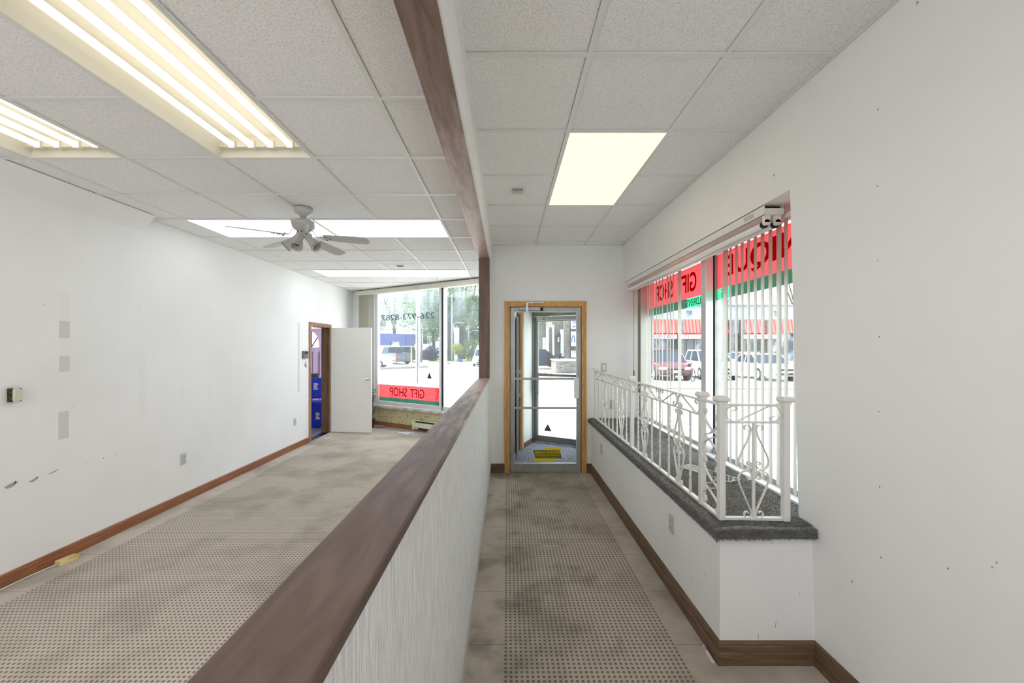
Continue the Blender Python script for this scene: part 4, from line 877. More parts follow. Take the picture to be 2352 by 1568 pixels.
# ------------------------------------------------------------------ right bay: window_1
XG = 1.73
W1 = sempty('window_1', 'long shop window on the right with two panes and vertical slats', 'window', (0, 0, 0))
f1 = MB(); f1.box(XG - 0.03, XG + 0.05, YJ, YJ + 0.05, 0.70, 2.42); f1.box(XG - 0.03, XG + 0.05, YD - 0.09, YD, 0.70, 2.42); f1.box(XG - 0.03, XG + 0.05, YJ + 0.05, YD - 0.09, 0.70, 0.745); f1.box(XG - 0.03, XG + 0.05, YJ + 0.05, YD - 0.09, 2.36, 2.42); f1.build('frame', M['alu'], W1, 0.003)
m1 = MB(); m1.box(1.648, 1.712, 3.29, 3.37, 0.70, 2.42); m1.build('mullion', M['alub'], W1, 0.003)
MB().box(1.712, 1.72, 3.285, 3.37, 0.70, 2.42).build('mullion_gap', M['dark'], W1); MB().box(1.72, XG + 0.05, 3.275, 3.375, 0.69, 2.42).build('side_frame', M['alu'], W1)
MB().box(XG + 0.0, XG + 0.006, YJ + 0.05, 3.275, 0.74, 2.37).build('pane', M['glass'], W1); MB().box(XG, XG + 0.006, 3.375, YD - 0.09, 0.74, 2.37).build('pane', M['glass'], W1)
wx = MB(); wx.box(XG - 0.04, XG + 0.05, YJ - 0.1, YD, 0, 0.70); wx.box(XG - 0.04, XG + 0.05, YJ, YD, 2.42, HR + 0.1); struct('wall_outer_right', wx, M['wall'], label='outer wall under and over the right window', cat='wall')
struct('trim_5', MB().box(XG - 0.10, XG - 0.03, YJ, YD, 0.695, 0.712), M['white'], label='white sill strip along the right window', cat='trim')
# decals
t = thing('window_decal', 'red and green banner reading UNIQUE backwards on the nearer right pane', 'banner', group='banners on the right window')
XD = XG + 0.0065
MB().sheet(XD, XD, YJ + 0.05, 3.275, 2.065, 2.345).build('red_band', M['red'], t); MB().sheet(XD, XD, YJ + 0.05, 3.10, 1.975, 2.065).build('green_band', M['green'], t)
gl = MB().sheet(XD, XD, 3.10, 3.275, 1.975, 2.065).build('light_green_label', M['greenlt'], t)
put_text('UNIQUE', 1.02, 0.19, (XG - 0.003, 2.13, 2.115), (0, 1, 0), (0, 0, 1), M['redletter'], parent=t, off=0.02); put_text('DS', 0.062, 0.07, (XG - 0.003, 3.13, 1.985), (0, 1, 0), (0, 0, 1), M['greenletter'], parent=t)
t = thing('window_decal', 'red and green banner reading GIFT SHOP backwards on the farther right pane', 'banner', group='banners on the right window')
MB().sheet(XD, XD, 3.40, 4.93, 2.055, 2.345).build('red_band', M['red'], t); MB().sheet(XD, XD, 3.83, 4.93, 1.965, 2.055).build('green_band', M['green'], t); MB().sheet(XD, XD, 3.40, 3.83, 1.965, 2.055).build('light_green_label', M['greenlt'], t)
put_text('GIFT', 0.40, 0.18, (XG - 0.003, 3.62, 2.11), (0, 1, 0), (0, 0, 1), M['redletter'], parent=t, off=0.015); put_text('SHOP', 0.46, 0.18, (XG - 0.003, 4.14, 2.11), (0, 1, 0), (0, 0, 1), M['redletter'], parent=t, off=0.015)
put_text("CHILDREN'S", 0.40, 0.068, (XG - 0.003, 3.415, 1.975), (0, 1, 0), (0, 0, 1), M['greenletter'], parent=t)
# vertical slats
t = thing('vertical_blind', 'row of open off-white vertical slats hanging in front of the right window', 'blind', (0, 0, 0))
MB().box(1.615, 1.665, YJ + 0.02, YD - 0.1, 2.335, 2.365).build('headrail', M['white'], t)
XS = 1.64
slats = [(1666, 12), (1678, 5), (1691.5, 6.5), (1705, 6), (1719.5, 6.5), (1735, 7.5), (1751.5, 8.5), (1769.5, 9), (1789, 12), (1805.5, 9), (1826, 8),
         (1508, 2.5), (1514.5, 2.5), (1521.5, 2.8), (1533, 3.4), (1540, 2.6), (1546.5, 2.8), (1561, 8), (1500, 3.5), (1495, 3.5), (1489, 5)]
for (px, wp) in slats:
    Y = XS * F / (px - 1165); Rr = math.hypot(Y, XS); ph = math.atan2(XS, Y); q = min(0.98, wp * Y * Y / (F * 0.089 * Rr)); a = ph - math.asin(q)
    dx_, dy_ = math.sin(a) * 0.0445, math.cos(a) * 0.0445; nx_, ny_ = -dy_ / 0.0445 * 0.004, dx_ / 0.0445 * 0.004
    m_ = MB(); z0_, z1_ = 0.745, 2.335
    P3 = [(XS - dx_, Y - dy_), (XS + nx_, Y - ny_ * 0 + ny_), (XS + dx_, Y + dy_)]
    vs = [(x, y, zz) for zz in (z0_, z1_) for x, y in P3]; m_.add(vs, [(0, 1, 4, 3), (1, 2, 5, 4)], True)
    o = m_.build('slat', M['blind'], t)
for k in range(6):
    Y = 4.86 - k * 0.02; m_ = MB(); m_.ext([(1.60, Y - 0.01, 0.745), (1.685, Y + 0.02, 0.745), (1.685, Y + 0.02, 2.335), (1.60, Y - 0.01, 2.335)], (0, 0.0012, 0)); m_.build('slat', M['blind2'] if k < 3 else M['blind'], t)
wnd = MB(); wnd.tube([(1.575, 4.93, 2.33), (1.575, 4.93, 1.30)], 0.003); wnd.box(1.568, 1.582, 4.923, 4.937, 1.12, 1.30); wnd.build('cord_weight', M['alud'], t)
# twin tube strip light under the recess
t = thing('strip_light', 'long unlit twin-tube strip light under the window recess header', 'light fixture', (0, 0, 0))
X0, X1_, YA, YE = 1.487, 1.60, 2.29, 4.92
bd = MB(); bd.box(X0, X1_, YA, YE, 2.352, 2.354); bd.quadbox([(X0, YA, 2.352), (X0 + 0.002, YA, 2.352), (X0 + 0.002, YE, 2.352), (X0, YE, 2.352)], [(X0, YA, 2.405), (X0 + 0.002, YA, 2.405), (X0 + 0.002, YE, 2.405), (X0, YE, 2.405)])
bd.box(X1_ - 0.002, X1_, YA, YE, 2.352, 2.405); bd.box(X0, X1_, YA + 0.004, YA + 0.006, 2.352, 2.39); bd.box(X0, X1_, YE - 0.006, YE - 0.004, 2.352, 2.405); bd.build('channel', M['white'], t)
MB().box(X0 + 0.004, X1_ - 0.004, YA + 0.03, YE - 0.03, 2.38, 2.408).build('dark_interior', M['dark'], t)
MB().box(X0 - 0.0005, X0, YA + 0.10, YA + 0.2, 2.365, 2.395).build('rating_label', M['plate'], t)
for xx in (1.512, 1.575):
    tb = MB().cyl((xx, YA + 0.05, 2.305), (xx, YE - 0.02, 2.305), 0.0185, n=16).build('tube', M['tubeglass'], t)
    for yy in (YA + 0.012, YE - 0.03):
        h_ = MB(); h_.box(xx - 0.017, xx + 0.017, yy, yy + 0.022, 2.312, 2.352); h_.cyl((xx, yy, 2.312), (xx, yy + 0.022, 2.312), 0.017, n=14); h_.build('lamp_holder', M['white'], t)
    MB().cyl((xx, YA + 0.034, 2.305), (xx, YA + 0.052, 2.305), 0.0205, n=16).build('end_cap', M['dark'], t)

# ------------------------------------------------------------------ shag carpet on the platform
rnd = random.Random(11)
cx0, cx1, cy0, cy1 = 1.028, XG - 0.035, 1.95, YD
def zt(x, y):
    e = min(x - cx0, y - cy0); r = 0.035; base = 0.695
    v = base + 0.004 * math.sin(9 * y + 5 * x) * math.sin(7 * x + 2) + 0.003 * math.sin(23 * y + 3 * math.sin(8 * x))
    if y < 3.0 and x > 1.3: v += 0.008 * max(0, math.sin(18 * (y * 0.7 - x)) - 0.55)
    if e < r: v -= r - math.sqrt(max(0, r * r - (r - e) ** 2))
    return v
sc_ = MB(); nxg, nyg = 36, 150
xs = [cx0 + 0.035 * (i / 8) ** 1.0 for i in range(8)] + [cx0 + 0.035 + (cx1 - cx0 - 0.035) * i / nxg for i in range(nxg + 1)]
ys = [cy0 + 0.035 * (i / 8) for i in range(8)] + [cy0 + 0.035 + (cy1 - cy0 - 0.035) * i / nyg for i in range(nyg + 1)]
nx_, ny_ = len(xs), len(ys); vs = [(x, y, zt(x, y)) for y in ys for x in xs]
sc_.add(vs, [(j * nx_ + i, j * nx_ + i + 1, (j + 1) * nx_ + i + 1, (j + 1) * nx_ + i) for j in range(ny_ - 1) for i in range(nx_ - 1) if not (ys[j] < YJ - 0.01 and xs[i + 1] > 1.535)], True)
sc_.box(cx0, 1.062, cy0, cy1, 0.640, 0.664); sc_.box(cx0, xr(0.65), cy0, 1.983, 0.640, 0.664)
SH = thing('shag_carpet', 'dark grey shag carpet covering the window platform', 'carpet', (0, 0, 0)); sc_.build('backing', M['shag'], SH)
tf = MB(); V = []; Fc = []
def tuft(p, d, L_, w_):
    p = Vector(p); d = Vector(d).normalized(); u = d.orthogonal().normalized(); a = rnd.uniform(0, 6.28); u = (u * math.cos(a) + d.cross(u) * math.sin(a)) * w_
    n = len(V); V.extend([tuple(p - u), tuple(p + u), tuple(p + d * L_)]); Fc.append((n, n + 1, n + 2))
for _ in range(75000):
    y = cy0 + 0.02 + (cy1 - cy0 - 0.02) * rnd.random() ** 1.4; x = rnd.uniform(cx0 + 0.01, cx1 if y > YJ else 1.52)
    tuft((x, y, zt(x, y) - 0.002), (rnd.gauss(0, .6) - 0.2, rnd.gauss(0, .6) - 0.25, 1), rnd.uniform(0.006, 0.011), 0.0016)
for _ in range(26000):      # long edge: front face along Y
    y = cy0 + (cy1 - cy0) * rnd.random() ** 1.5; zz = rnd.uniform(0.645, 0.69); tuft((cx0 + 0.004, y, zz), (-1, rnd.gauss(0, .5), rnd.gauss(-.7, .5)), rnd.uniform(0.008, 0.018), 0.0018)
for _ in range(9000):
    x = rnd.uniform(cx0, xr(0.65)); zz = rnd.uniform(0.645, 0.69); tuft((x, cy0 + 0.004, zz), (rnd.gauss(0, .5), -1, rnd.gauss(-.7, .5)), rnd.uniform(0.008, 0.018), 0.0018)
for _ in range(260):
    x = rnd.uniform(cx0, cx0 + 0.28) if rnd.random() < .8 else rnd.uniform(cx0, 1.5); tuft((x, cy0 + 0.012, 0.645), (rnd.gauss(0, .25), -.35, -1), rnd.uniform(0.012, 0.026), 0.002)
for _ in range(500):
    y = cy0 + rnd.random() ** 2 * 0.5; tuft((cx0 + 0.01, y, 0.645), (-.3, rnd.gauss(0, .3), -1), rnd.uniform(0.01, 0.028), 0.002)
for (x, l) in ((1.12, .03), (1.135, .02), (1.15, .036), (1.22, .03), (1.3, .032), (1.29, .028)):
    m_ = MB()
    V.extend([(x, cy0 + .02, .652), (x + .004, cy0 + .02, .652), (x + .012, cy0 + 0.01, .652 - l)]); Fc.append((len(V) - 3, len(V) - 2, len(V) - 1))
tf.add(V, Fc); pl = tf.build('pile', M['shag'], SH); pl['kind'] = 'stuff'
t = thing('clear_plate', 'thin clear acrylic sheet lying on the shag carpet behind the railing', 'sheet', (1.40, 2.76, 0.712), R(28))
MB().box(-0.06, 0.06, -0.19, 0.19, 0, 0.003).build('sheet', M['glass'], t); e_ = MB(); e_.box(-0.061, -0.057, -0.19, 0.19, 0, 0.0035); e_.box(0.057, 0.061, -0.19, 0.19, 0, 0.0035); e_.box(-0.06, 0.06, -0.192, -0.188, 0, 0.0035); e_.box(-0.06, 0.06, 0.188, 0.192, 0, 0.0035); e_.build('edge', M['white'], t)

# ------------------------------------------------------------------ white iron railing
RZ0, RZ1, RZ2 = 0.700, 1.200, 1.297
RX = 1.10
RL = thing('iron_railing', 'white wrought-iron railing with scrolls around the window platform', 'railing', (0, 0, 0))
def post(x, y, base=0.700):
    p = MB().box(x - 0.0155, x + 0.0155, y - 0.0155, y + 0.0155, base, 1.300).build('post', M['iron'], RL, 0.002)
    c = MB()
    def ring(r0, z0, r1, z1): c.quadbox([(x - r0, y - r0, z0), (x + r0, y - r0, z0), (x + r0, y + r0, z0), (x - r0, y + r0, z0)], [(x - r1, y - r1, z1), (x + r1, y - r1, z1), (x + r1, y + r1, z1), (x - r1, y + r1, z1)])
    ring(0.019, 1.292, 0.019, 1.304); ring(0.022, 1.304, 0.030, 1.312); ring(0.030, 1.312, 0.030, 1.320); ring(0.030, 1.320, 0.023, 1.333); ring(0.023, 1.333, 0.006, 1.337)
    c.build('post_cap', M['iron'], p); return p
posts = [(RX, 2.037), (RX, 2.235), (RX, 3.495), (RX, 4.925), (1.42, 2.022)]
for q in posts: post(*q)
def bar(p0, p1, w_, h_, name='rail'):
    p0 = Vector(p0); p1 = Vector(p1); d = (p1 - p0).normalized(); s_ = Vector((-d.y, d.x, 0)) * w_ / 2; u = Vector((0, 0, h_ / 2))
    m_ = MB(); m_.quadbox([tuple(p0 - s_ - u), tuple(p0 + s_ - u), tuple(p1 + s_ - u), tuple(p1 - s_ - u)], [tuple(p0 - s_ + u), tuple(p0 + s_ + u), tuple(p1 + s_ + u), tuple(p1 - s_ + u)]); return m_.build(name, M['iron'], RL, 0.0015)
for (a, b) in (((RX, 2.05), (RX, 2.22)), ((RX, 2.25), (RX, 3.48)), ((RX, 3.51), (RX, 4.91)), ((RX + 0.0155, 2.035), (1.405, 2.025))):
    bar((*a, RZ2 - 0.008), (*b, RZ2 - 0.008), 0.026, 0.012, 'top_rail'); bar((*a, RZ0 + 0.008), (*b, RZ0 + 0.008), 0.026, 0.014, 'bottom_rail')
    if a[1] != 2.05: bar((*a, RZ1), (*b, RZ1), 0.014, 0.012, 'middle_rail')
up = [(.038, 1.160), (.046, 1.166), (.046, 1.178), (.034, 1.186), (.020, 1.180), (.014, 1.160), (.026, 1.120), (.050, 1.070), (.070, 1.025), (.076, .995), (.066, .968), (.044, .957), (.022, .964), (.012, .982), (.018, .997), (.030, .996), (.033, .985), (.026, .980)]
lo = [(.026, .925), (.034, .918), (.028, .908), (.014, .912), (.010, .930), (.022, .948), (.045, .950), (.068, .938), (.078, .912), (.070, .880), (.052, .835), (.030, .785), (.014, .745), (.012, .725), (.022, .713), (.040, .714), (.048, .728), (.042, .742), (.030, .742), (.028, .733)]
def scrollset(c, u, nrm, sx=1.0):
    for P in (up, lo):
        for s_ in (-1, 1):
            pts = crom([(c[0] + u[0] * a * s_ * sx, c[1] + u[1] * a * s_ * sx, zz) for a, zz in P], 4); MB().strap(pts, 0.012, 0.0042, nrm).build('scroll', M['iron'], RL)
def baluster(x, y, tw=1):
    m_ = MB(); n = 26; h_ = 0.0055; z0_, z1_ = 0.71, 1.197; vs = []
    for k in range(n + 1):
        zz = z0_ + (z1_ - z0_) * k / n; a = R(15) * tw + 4 * math.pi * tw * max(0, min(1, (k / n - 0.15) / 0.7))
        for q in range(4): vs.append((x + h_ * 1.414 * math.cos(a + q * math.pi / 2 + math.pi / 4), y + h_ * 1.414 * math.sin(a + q * math.pi / 2 + math.pi / 4), zz))
    m_.add(vs, [(k * 4 + i, k * 4 + (i + 1) % 4, (k + 1) * 4 + (i + 1) % 4, (k + 1) * 4 + i) for k in range(n) for i in range(4)]); return m_.build('baluster', M['iron'], RL)
for i in range(7): baluster(RX, 2.38 + 0.158 * i)
for i in range(8): baluster(RX, 3.655 + 0.158 * i)
for y in (2.538, 3.170, 3.813, 4.445): scrollset((RX, y), (0, 1), (1, 0, 0), 0.95)
baluster(1.262, 2.03, 0); scrollset((1.262, 2.03), (1, 0), (0, 1, 0))
def lazy_s(p0, p1, nrm, flip=False, tw=0.10):
    """lazy S between the two upper rails from p0 to p1 (xy)"""
    p0 = Vector(p0); p1 = Vector(p1); Ld = (p1 - p0).length; u = (p1 - p0).normalized(); zb, zt_ = RZ1 + 0.006, RZ2 - 0.015; H_ = zt_ - zb; r = H_ / 2
    P = [(0.72 * r * 1.35, 0.66), (1.5 * r * 1.0, 0.80), (1.35 * r, 0.97), (r, 1.0), (0.35 * r, 0.86), (0.03 * r, 0.5), (0.35 * r, 0.14), (r, 0.0), (1.7 * r, 0.03), (2.3 * r, .16)]
    Q = [(a, b) for a, b in P] + [(Ld - a, 1 - b) for a, b in P[::-1]]
    if flip: Q = [(a, 1 - b) for a, b in Q]
    pts = crom([(p0.x + u.x * a, p0.y + u.y * a, zb + H_ * b) for a, b in Q], 4); MB().strap(pts, 0.012, 0.0042, nrm).build('scroll', M['iron'], RL)
lazy_s((RX + 0.02, 2.035), (1.402, 2.025), (0, 1, 0))
for (a, b, n) in ((2.255, 3.475, 4), (3.515, 4.905, 4)):
    for k in range(n):
        l_ = (b - a) / n; lazy_s((RX, a + k * l_ + 0.004), (RX, a + (k + 1) * l_ - 0.004), (1, 0, 0), k % 2 == 1)
# narrow panel of double scrolls between the two near posts
for (zc, hh) in ((1.125, 0.12), (0.855, 0.12)):
    for s_, yb, yf in ((1, 2.215, 2.06), (-1, 2.06, 2.215)):
        d = 1 if yf > yb else -1; zo = zc - (0.02 if s_ < 0 else 0)
        P = [(yb + d * .010, zo + hh * .78), (yb + d * .022, zo + hh * .80), (yb + d * .026, zo + hh * .95), (yb + d * .012, zo + hh), (yb + d * .000, zo + hh * .82), (yb + d * .01, zo + hh * .55), (yb + d * .08, zo + hh * .15), (yb + d * .14, zo - hh * .05), (yb + d * .08, zo - hh * .25), (yb + d * .01, zo - hh * .55), (yb + d * .0, zo - hh * .82), (yb + d * .012, zo - hh), (yb + d * .026, zo - hh * .95), (yb + d * .022, zo - hh * .80), (yb + d * .010, zo - hh * .78)]
        MB().strap(crom([(RX, max(2.052, min(2.222, a)), b) for a, b in P], 4), 0.012, 0.0042, (1, 0, 0)).build('scroll', M['iron'], RL)

# ------------------------------------------------------------------ small things on the floor
t = thing('wood_block', 'small pale pine block against the left baseboard', 'block', (-3.255, 2.93, 0), R(90 - 12)); MB().box(-0.055, 0.055, -0.027, 0.027, 0, 0.032).build('block', M['pine'], t, 0.001)
cbm = MB(); cbm.tube(crom([(-3.27, 2.87, 0.006), (-3.30, 2.80, 0.004), (-3.306, 2.6, 0.004), (-3.30, 2.45, 0.004), (-3.306, 2.2, 0.004), (-3.306, 1.6, 0.004)]), 0.0035, 6)
tag(cbm.build('floor_cable', M['white']), 'thin white cable along the left baseboard running to the pine block', 'cable')
t = thing('wood_shim', 'pale wood sliver leaning at the platform baseboard corner', 'wood sliver', (1.028, 1.985, 0)); MB().quadbox([(0, 0, 0), (0.012, 0, 0), (0.012, 0.11, 0), (0.004, 0.11, 0)], [(0.002, 0, 0.006), (0.012, 0, 0.006), (0.014, 0.11, 0.016), (0.008, 0.11, 0.016)]).build('sliver', M['paper'], t)

# ================================================================== OUTDOORS
GZ = -0.12
def PX(px, Y): return (px - 1165) * Y / F
def PZ_(py, Y): return CZ - (py - 799) * Y / F
g = MB(); g.prism([(-60, -10), (90, -10), (140, 160), (-140, 160)], GZ - 0.2, GZ - 0.02); struct('ground', g, M['asphalt'], label='pale sunlit street and parking surface', cat='ground')
sw = MB(); sw.prism([(-6, 9.6), (-0.2, 7.1), (2.1, 6.0), (2.1, 1.0), (4.6, 1.0), (4.6, 7.6), (-0.5, 10.6), (-6, 13)], GZ - 0.02, GZ + 0.02); struct('floor_sidewalk', sw, M['concrete'], label='pale sidewalk around the shop corner', cat='ground')
def slab(name, pts, z0, z1, m, label, cat, kind='structure'):
    o = MB().prism(pts, z0, z1).build(name, m); tag(o, label, cat, kind=kind); return o
slab('kerb', [(PX(865, 31), 31), (PX(982, 34.5), 34.5), (PX(984, 35), 35), (PX(865, 31.4), 31.4)], GZ - .02, GZ + 0.16, M['kerb'], 'dark-edged concrete kerb of the parking lot', 'kerb')
slab('kerb', [(PX(1010, 40), 40), (PX(1034, 42), 42), (PX(1034, 42.6), 42.6), (PX(1010, 40.6), 40.6)], GZ - .02, GZ + 0.15, M['kerb'], 'short kerb beyond the storefront mullion', 'kerb')
slab('kerb', [(PX(1250, 27), 27.0), (PX(1500, 30), 30), (PX(1500, 30.3), 30.3), (PX(1250, 27.3), 27.3)], GZ - .02, GZ + 0.02, M['kerb'], 'kerb line across the street in front of the stone planter', 'kerb')
slab('kerb', [(6, 16.6), (30, 15.6), (30, 15.8), (6, 16.8)], GZ - .02, GZ + 0.02, M['kerb'], 'kerb line of the street seen through the right window', 'kerb')
slab('grass_verge', [(PX(985, 47), 47), (PX(1100, 48), 48), (PX(1100, 60), 60), (PX(985, 60), 60)], GZ - .02, GZ + 0.06, M['grass'], 'green grass verge under the street trees', 'grass', 'stuff')
slab('grass_patch', [(PX(925, 36), 35), (PX(985, 36), 35.4), (PX(985, 37), 37), (PX(930, 37), 37)], GZ - .02, GZ + 0.05, M['grass'], 'scrubby grass tuft at the foot of the sign pole', 'grass', 'stuff')

def leaves(mb, c, r, n, size, rnd, hollow=0.35):
    for _ in range(n):
        while True:
            p = Vector((rnd.uniform(-1, 1), rnd.uniform(-1, 1), rnd.uniform(-1, 1)))
            if hollow < p.length < 1: break
        q = Vector(c) + Vector((p.x * r[0], p.y * r[1], p.z * r[2])); d = Vector((rnd.gauss(0, 1), rnd.gauss(0, 1), rnd.gauss(0, .7))).normalized(); u = d.orthogonal().normalized(); s_ = size * rnd.uniform(.6, 1.4)
        mb.add([tuple(q), tuple(q + d * s_ * .5 + u * s_ * .35), tuple(q + d * s_), tuple(q + d * s_ * .5 - u * s_ * .35)], [(0, 1, 2, 3)])
def tree(name, label, px, Y, h, blobs, mleaf, tr=0.3, n=1400, size=0.35, forks=3, cat='tree', group=None, seed=1, trunkh=0.5):
    rnd = random.Random(seed); x = PX(px, Y); t = thing(name, label, cat, (x, Y, GZ), 0, group)
    tk = MB(); tk.tube(crom([(0, 0, 0), (0.1, 0, h * .25), (-0.1, 0, h * trunkh)], 4), tr, 8, tr * .7)
    for k in range(forks):
        a = 6.28 * k / max(forks, 1) + 0.4; tk.tube(crom([(-0.1, 0, h * trunkh * .8), (math.cos(a) * h * .1, math.sin(a) * h * .06, h * (trunkh + .15)), (math.cos(a) * h * .18, math.sin(a) * h * .1, h * .88)], 4), tr * .55, 6, tr * .1)
    tk.build('trunk', M['bark'], t); lm = MB()
    for (bx, by, bz, rx, ry, rz) in blobs: leaves(lm, (bx, by, bz), (rx, ry, rz), int(n * 2.1), size * 0.62, rnd)
    lm.build('crown', mleaf, t); return t
TG = 'street trees beyond the storefront'
tree('tree', 'tall tree with two thick trunks just right of the storefront mullion', 1030, 52, 14, [(0, 0, 9.5, 3.2, 3, 4.2), (-2.4, 0, 7.0, 2.6, 2, 2.6), (1.6, 0, 6.2, 1.6, 2, 2.0)], M['leaf'], 0.75, 1500, 0.42, 4, seed=2, trunkh=.38, group=TG)
tree('tree', 'tall forked tree in the middle of the right storefront pane', 1061, 59, 15, [(0, 0, 10, 3.0, 3, 4.4), (1.8, 0, 7.2, 1.8, 2, 2.4), (-1.6, 0, 7.6, 1.6, 2, 1.8)], M['leaf'], 0.62, 1500, 0.42, 4, seed=3, trunkh=.42, group=TG)
tree('tree', 'leaning green tree beside the brown post', 1086, 66, 12, [(0.3, 0, 6.8, 2.4, 2.4, 3.0), (0, 0, 3.6, 1.6, 1.6, 1.6)], M['leaf'], 0.4, 1300, 0.4, 3, seed=4, trunkh=.4, group=TG)
tree('tree', 'broad pale tree rising behind the blue-roofed building', 905, 78, 15, [(0, 0, 9.6, 6.5, 3, 4.6), (-5, 0, 7, 3.5, 3, 3)], M['leafpale'], 0.4, 1700, 0.5, 5, seed=5, group=TG)
tree('tree', 'leafy tree left of the storefront mullion above the brown-roofed house', 975, 66, 14, [(-1, 0, 8.5, 4.5, 3, 4.4), (2.4, 0, 5.6, 2.4, 2, 2.6)], M['leaf'], 0.4, 1700, 0.42, 5, seed=6, group=TG)
tree('tree', 'slim tree crown between the sign pole and the mullion', 995, 60, 9, [(0, 0, 5.2, 1.9, 2, 2.8)], M['leaf'], 0.25, 900, 0.4, 3, seed=7, group=TG)
tree('shrub', 'dark purple-grey bush beside the brown-roofed house', 992, 50, 2.2, [(0, 0, 1.0, 1.15, 1, 1.05)], M['leafdark'], 0.08, 1400, 0.2, 3, 'shrub', seed=8)
tree('shrub', 'bright yellow-green young tree in front of the trees', 1050, 49, 2.4, [(0, 0, 1.6, 0.75, .6, 0.75)], M['leafyellow'], 0.05, 700, 0.18, 3, 'shrub', seed=9)
tree('shrub', 'yellow-green bush low beside the forked tree', 1072, 52, 1.6, [(0, 0, 0.9, 0.8, .6, 0.5)], M['leafyellow'], 0.05, 500, 0.18, 3, 'shrub', seed=10)
tree('shrub', 'round green shrub at the foot of the leaning tree', 1081, 50, 3, [(0, 0, 1.6, 1.0, .8, 1.4)], M['leaf'], 0.06, 1000, 0.22, 3, 'shrub', seed=12)
tree('tree', 'bare-branched tree above the strip mall roof, toward the right window edge', 1835, 52, 14, [(0, 0, 9.5, 4, 2, 3.4)], M['leafpale'], 0.25, 220, 0.3, 6, seed=13)
tree('tree', 'bare-branched tree above the strip mall roof, beside the right window mullion', 1655, 56, 12, [(0, 0, 8.6, 3, 2, 2.4)], M['leafpale'], 0.2, 160, 0.3, 6, seed=14)

def pole(name, label, px, Y, ztop, r, m, arm=None, cat='pole'):
    t = thing(name, label, cat, (PX(px, Y), Y, GZ)); MB().cyl((0, 0, 0), (0, 0, ztop), r, r * .75, 10).build('shaft', M[m], t)
    if arm: MB().tube(crom([(0, 0, arm[0]), (arm[1] * .3, 0, arm[0] + arm[2] * .8), (arm[1] * .7, 0, arm[0] + arm[2]), (arm[1], 0, arm[0] + arm[2])]), 0.06, 6).build('arm', M['pole'], t); MB().box(arm[1] - .05, arm[1] + .4, -.1, .1, arm[0] + arm[2] - .08, arm[0] + arm[2] + .02).build('lamp_head', M['pole'], t)
    return t
pole('utility_pole', 'thick grey pole standing at the kerb left of the mullion', 960, 33, 9, 0.20, 'pole')
pole('sign_post', 'thin dark metal post in the street before the thick grey pole', 959, 19, 3.2, 0.035, 'poledark')
pole('street_lamp', 'grey street lamp with curved arm between the tall trunks', 1038, 50, 8.5, 0.13, 'pole', (4.2, 1.2, .7), 'street lamp')
pole('street_lamp', 'grey street lamp with curved arm before the leaning tree', 1076, 52, 7, 0.13, 'pole', (3.4, 1.1, .6), 'street lamp')
pole('utility_pole', 'dark wooden pole beside the brown-roofed house', 968, 48, 4.0, 0.13, 'poledark')
pole('utility_pole', 'short white post at the verge left of the twin trunks', 1022, 44, 1.3, 0.07, 'pole')
pole('bollard', 'slanted yellow post at the edge of the parking lot', 945, 38, 1.9, 0.06, 'yellowpost', cat='post')
tt = thing('recycling_bin', 'small blue bin on the far grass verge', 'bin', (PX(1058, 47), 47, GZ + .05)); MB().quadbox([(-.2, -.2, 0), (.2, -.2, 0), (.2, .2, 0), (-.2, .2, 0)], [(-.25, -.25, .35), (.25, -.25, .35), (.25, .25, .35), (-.25, .25, .35)]).build('tub', M['blue'], tt)

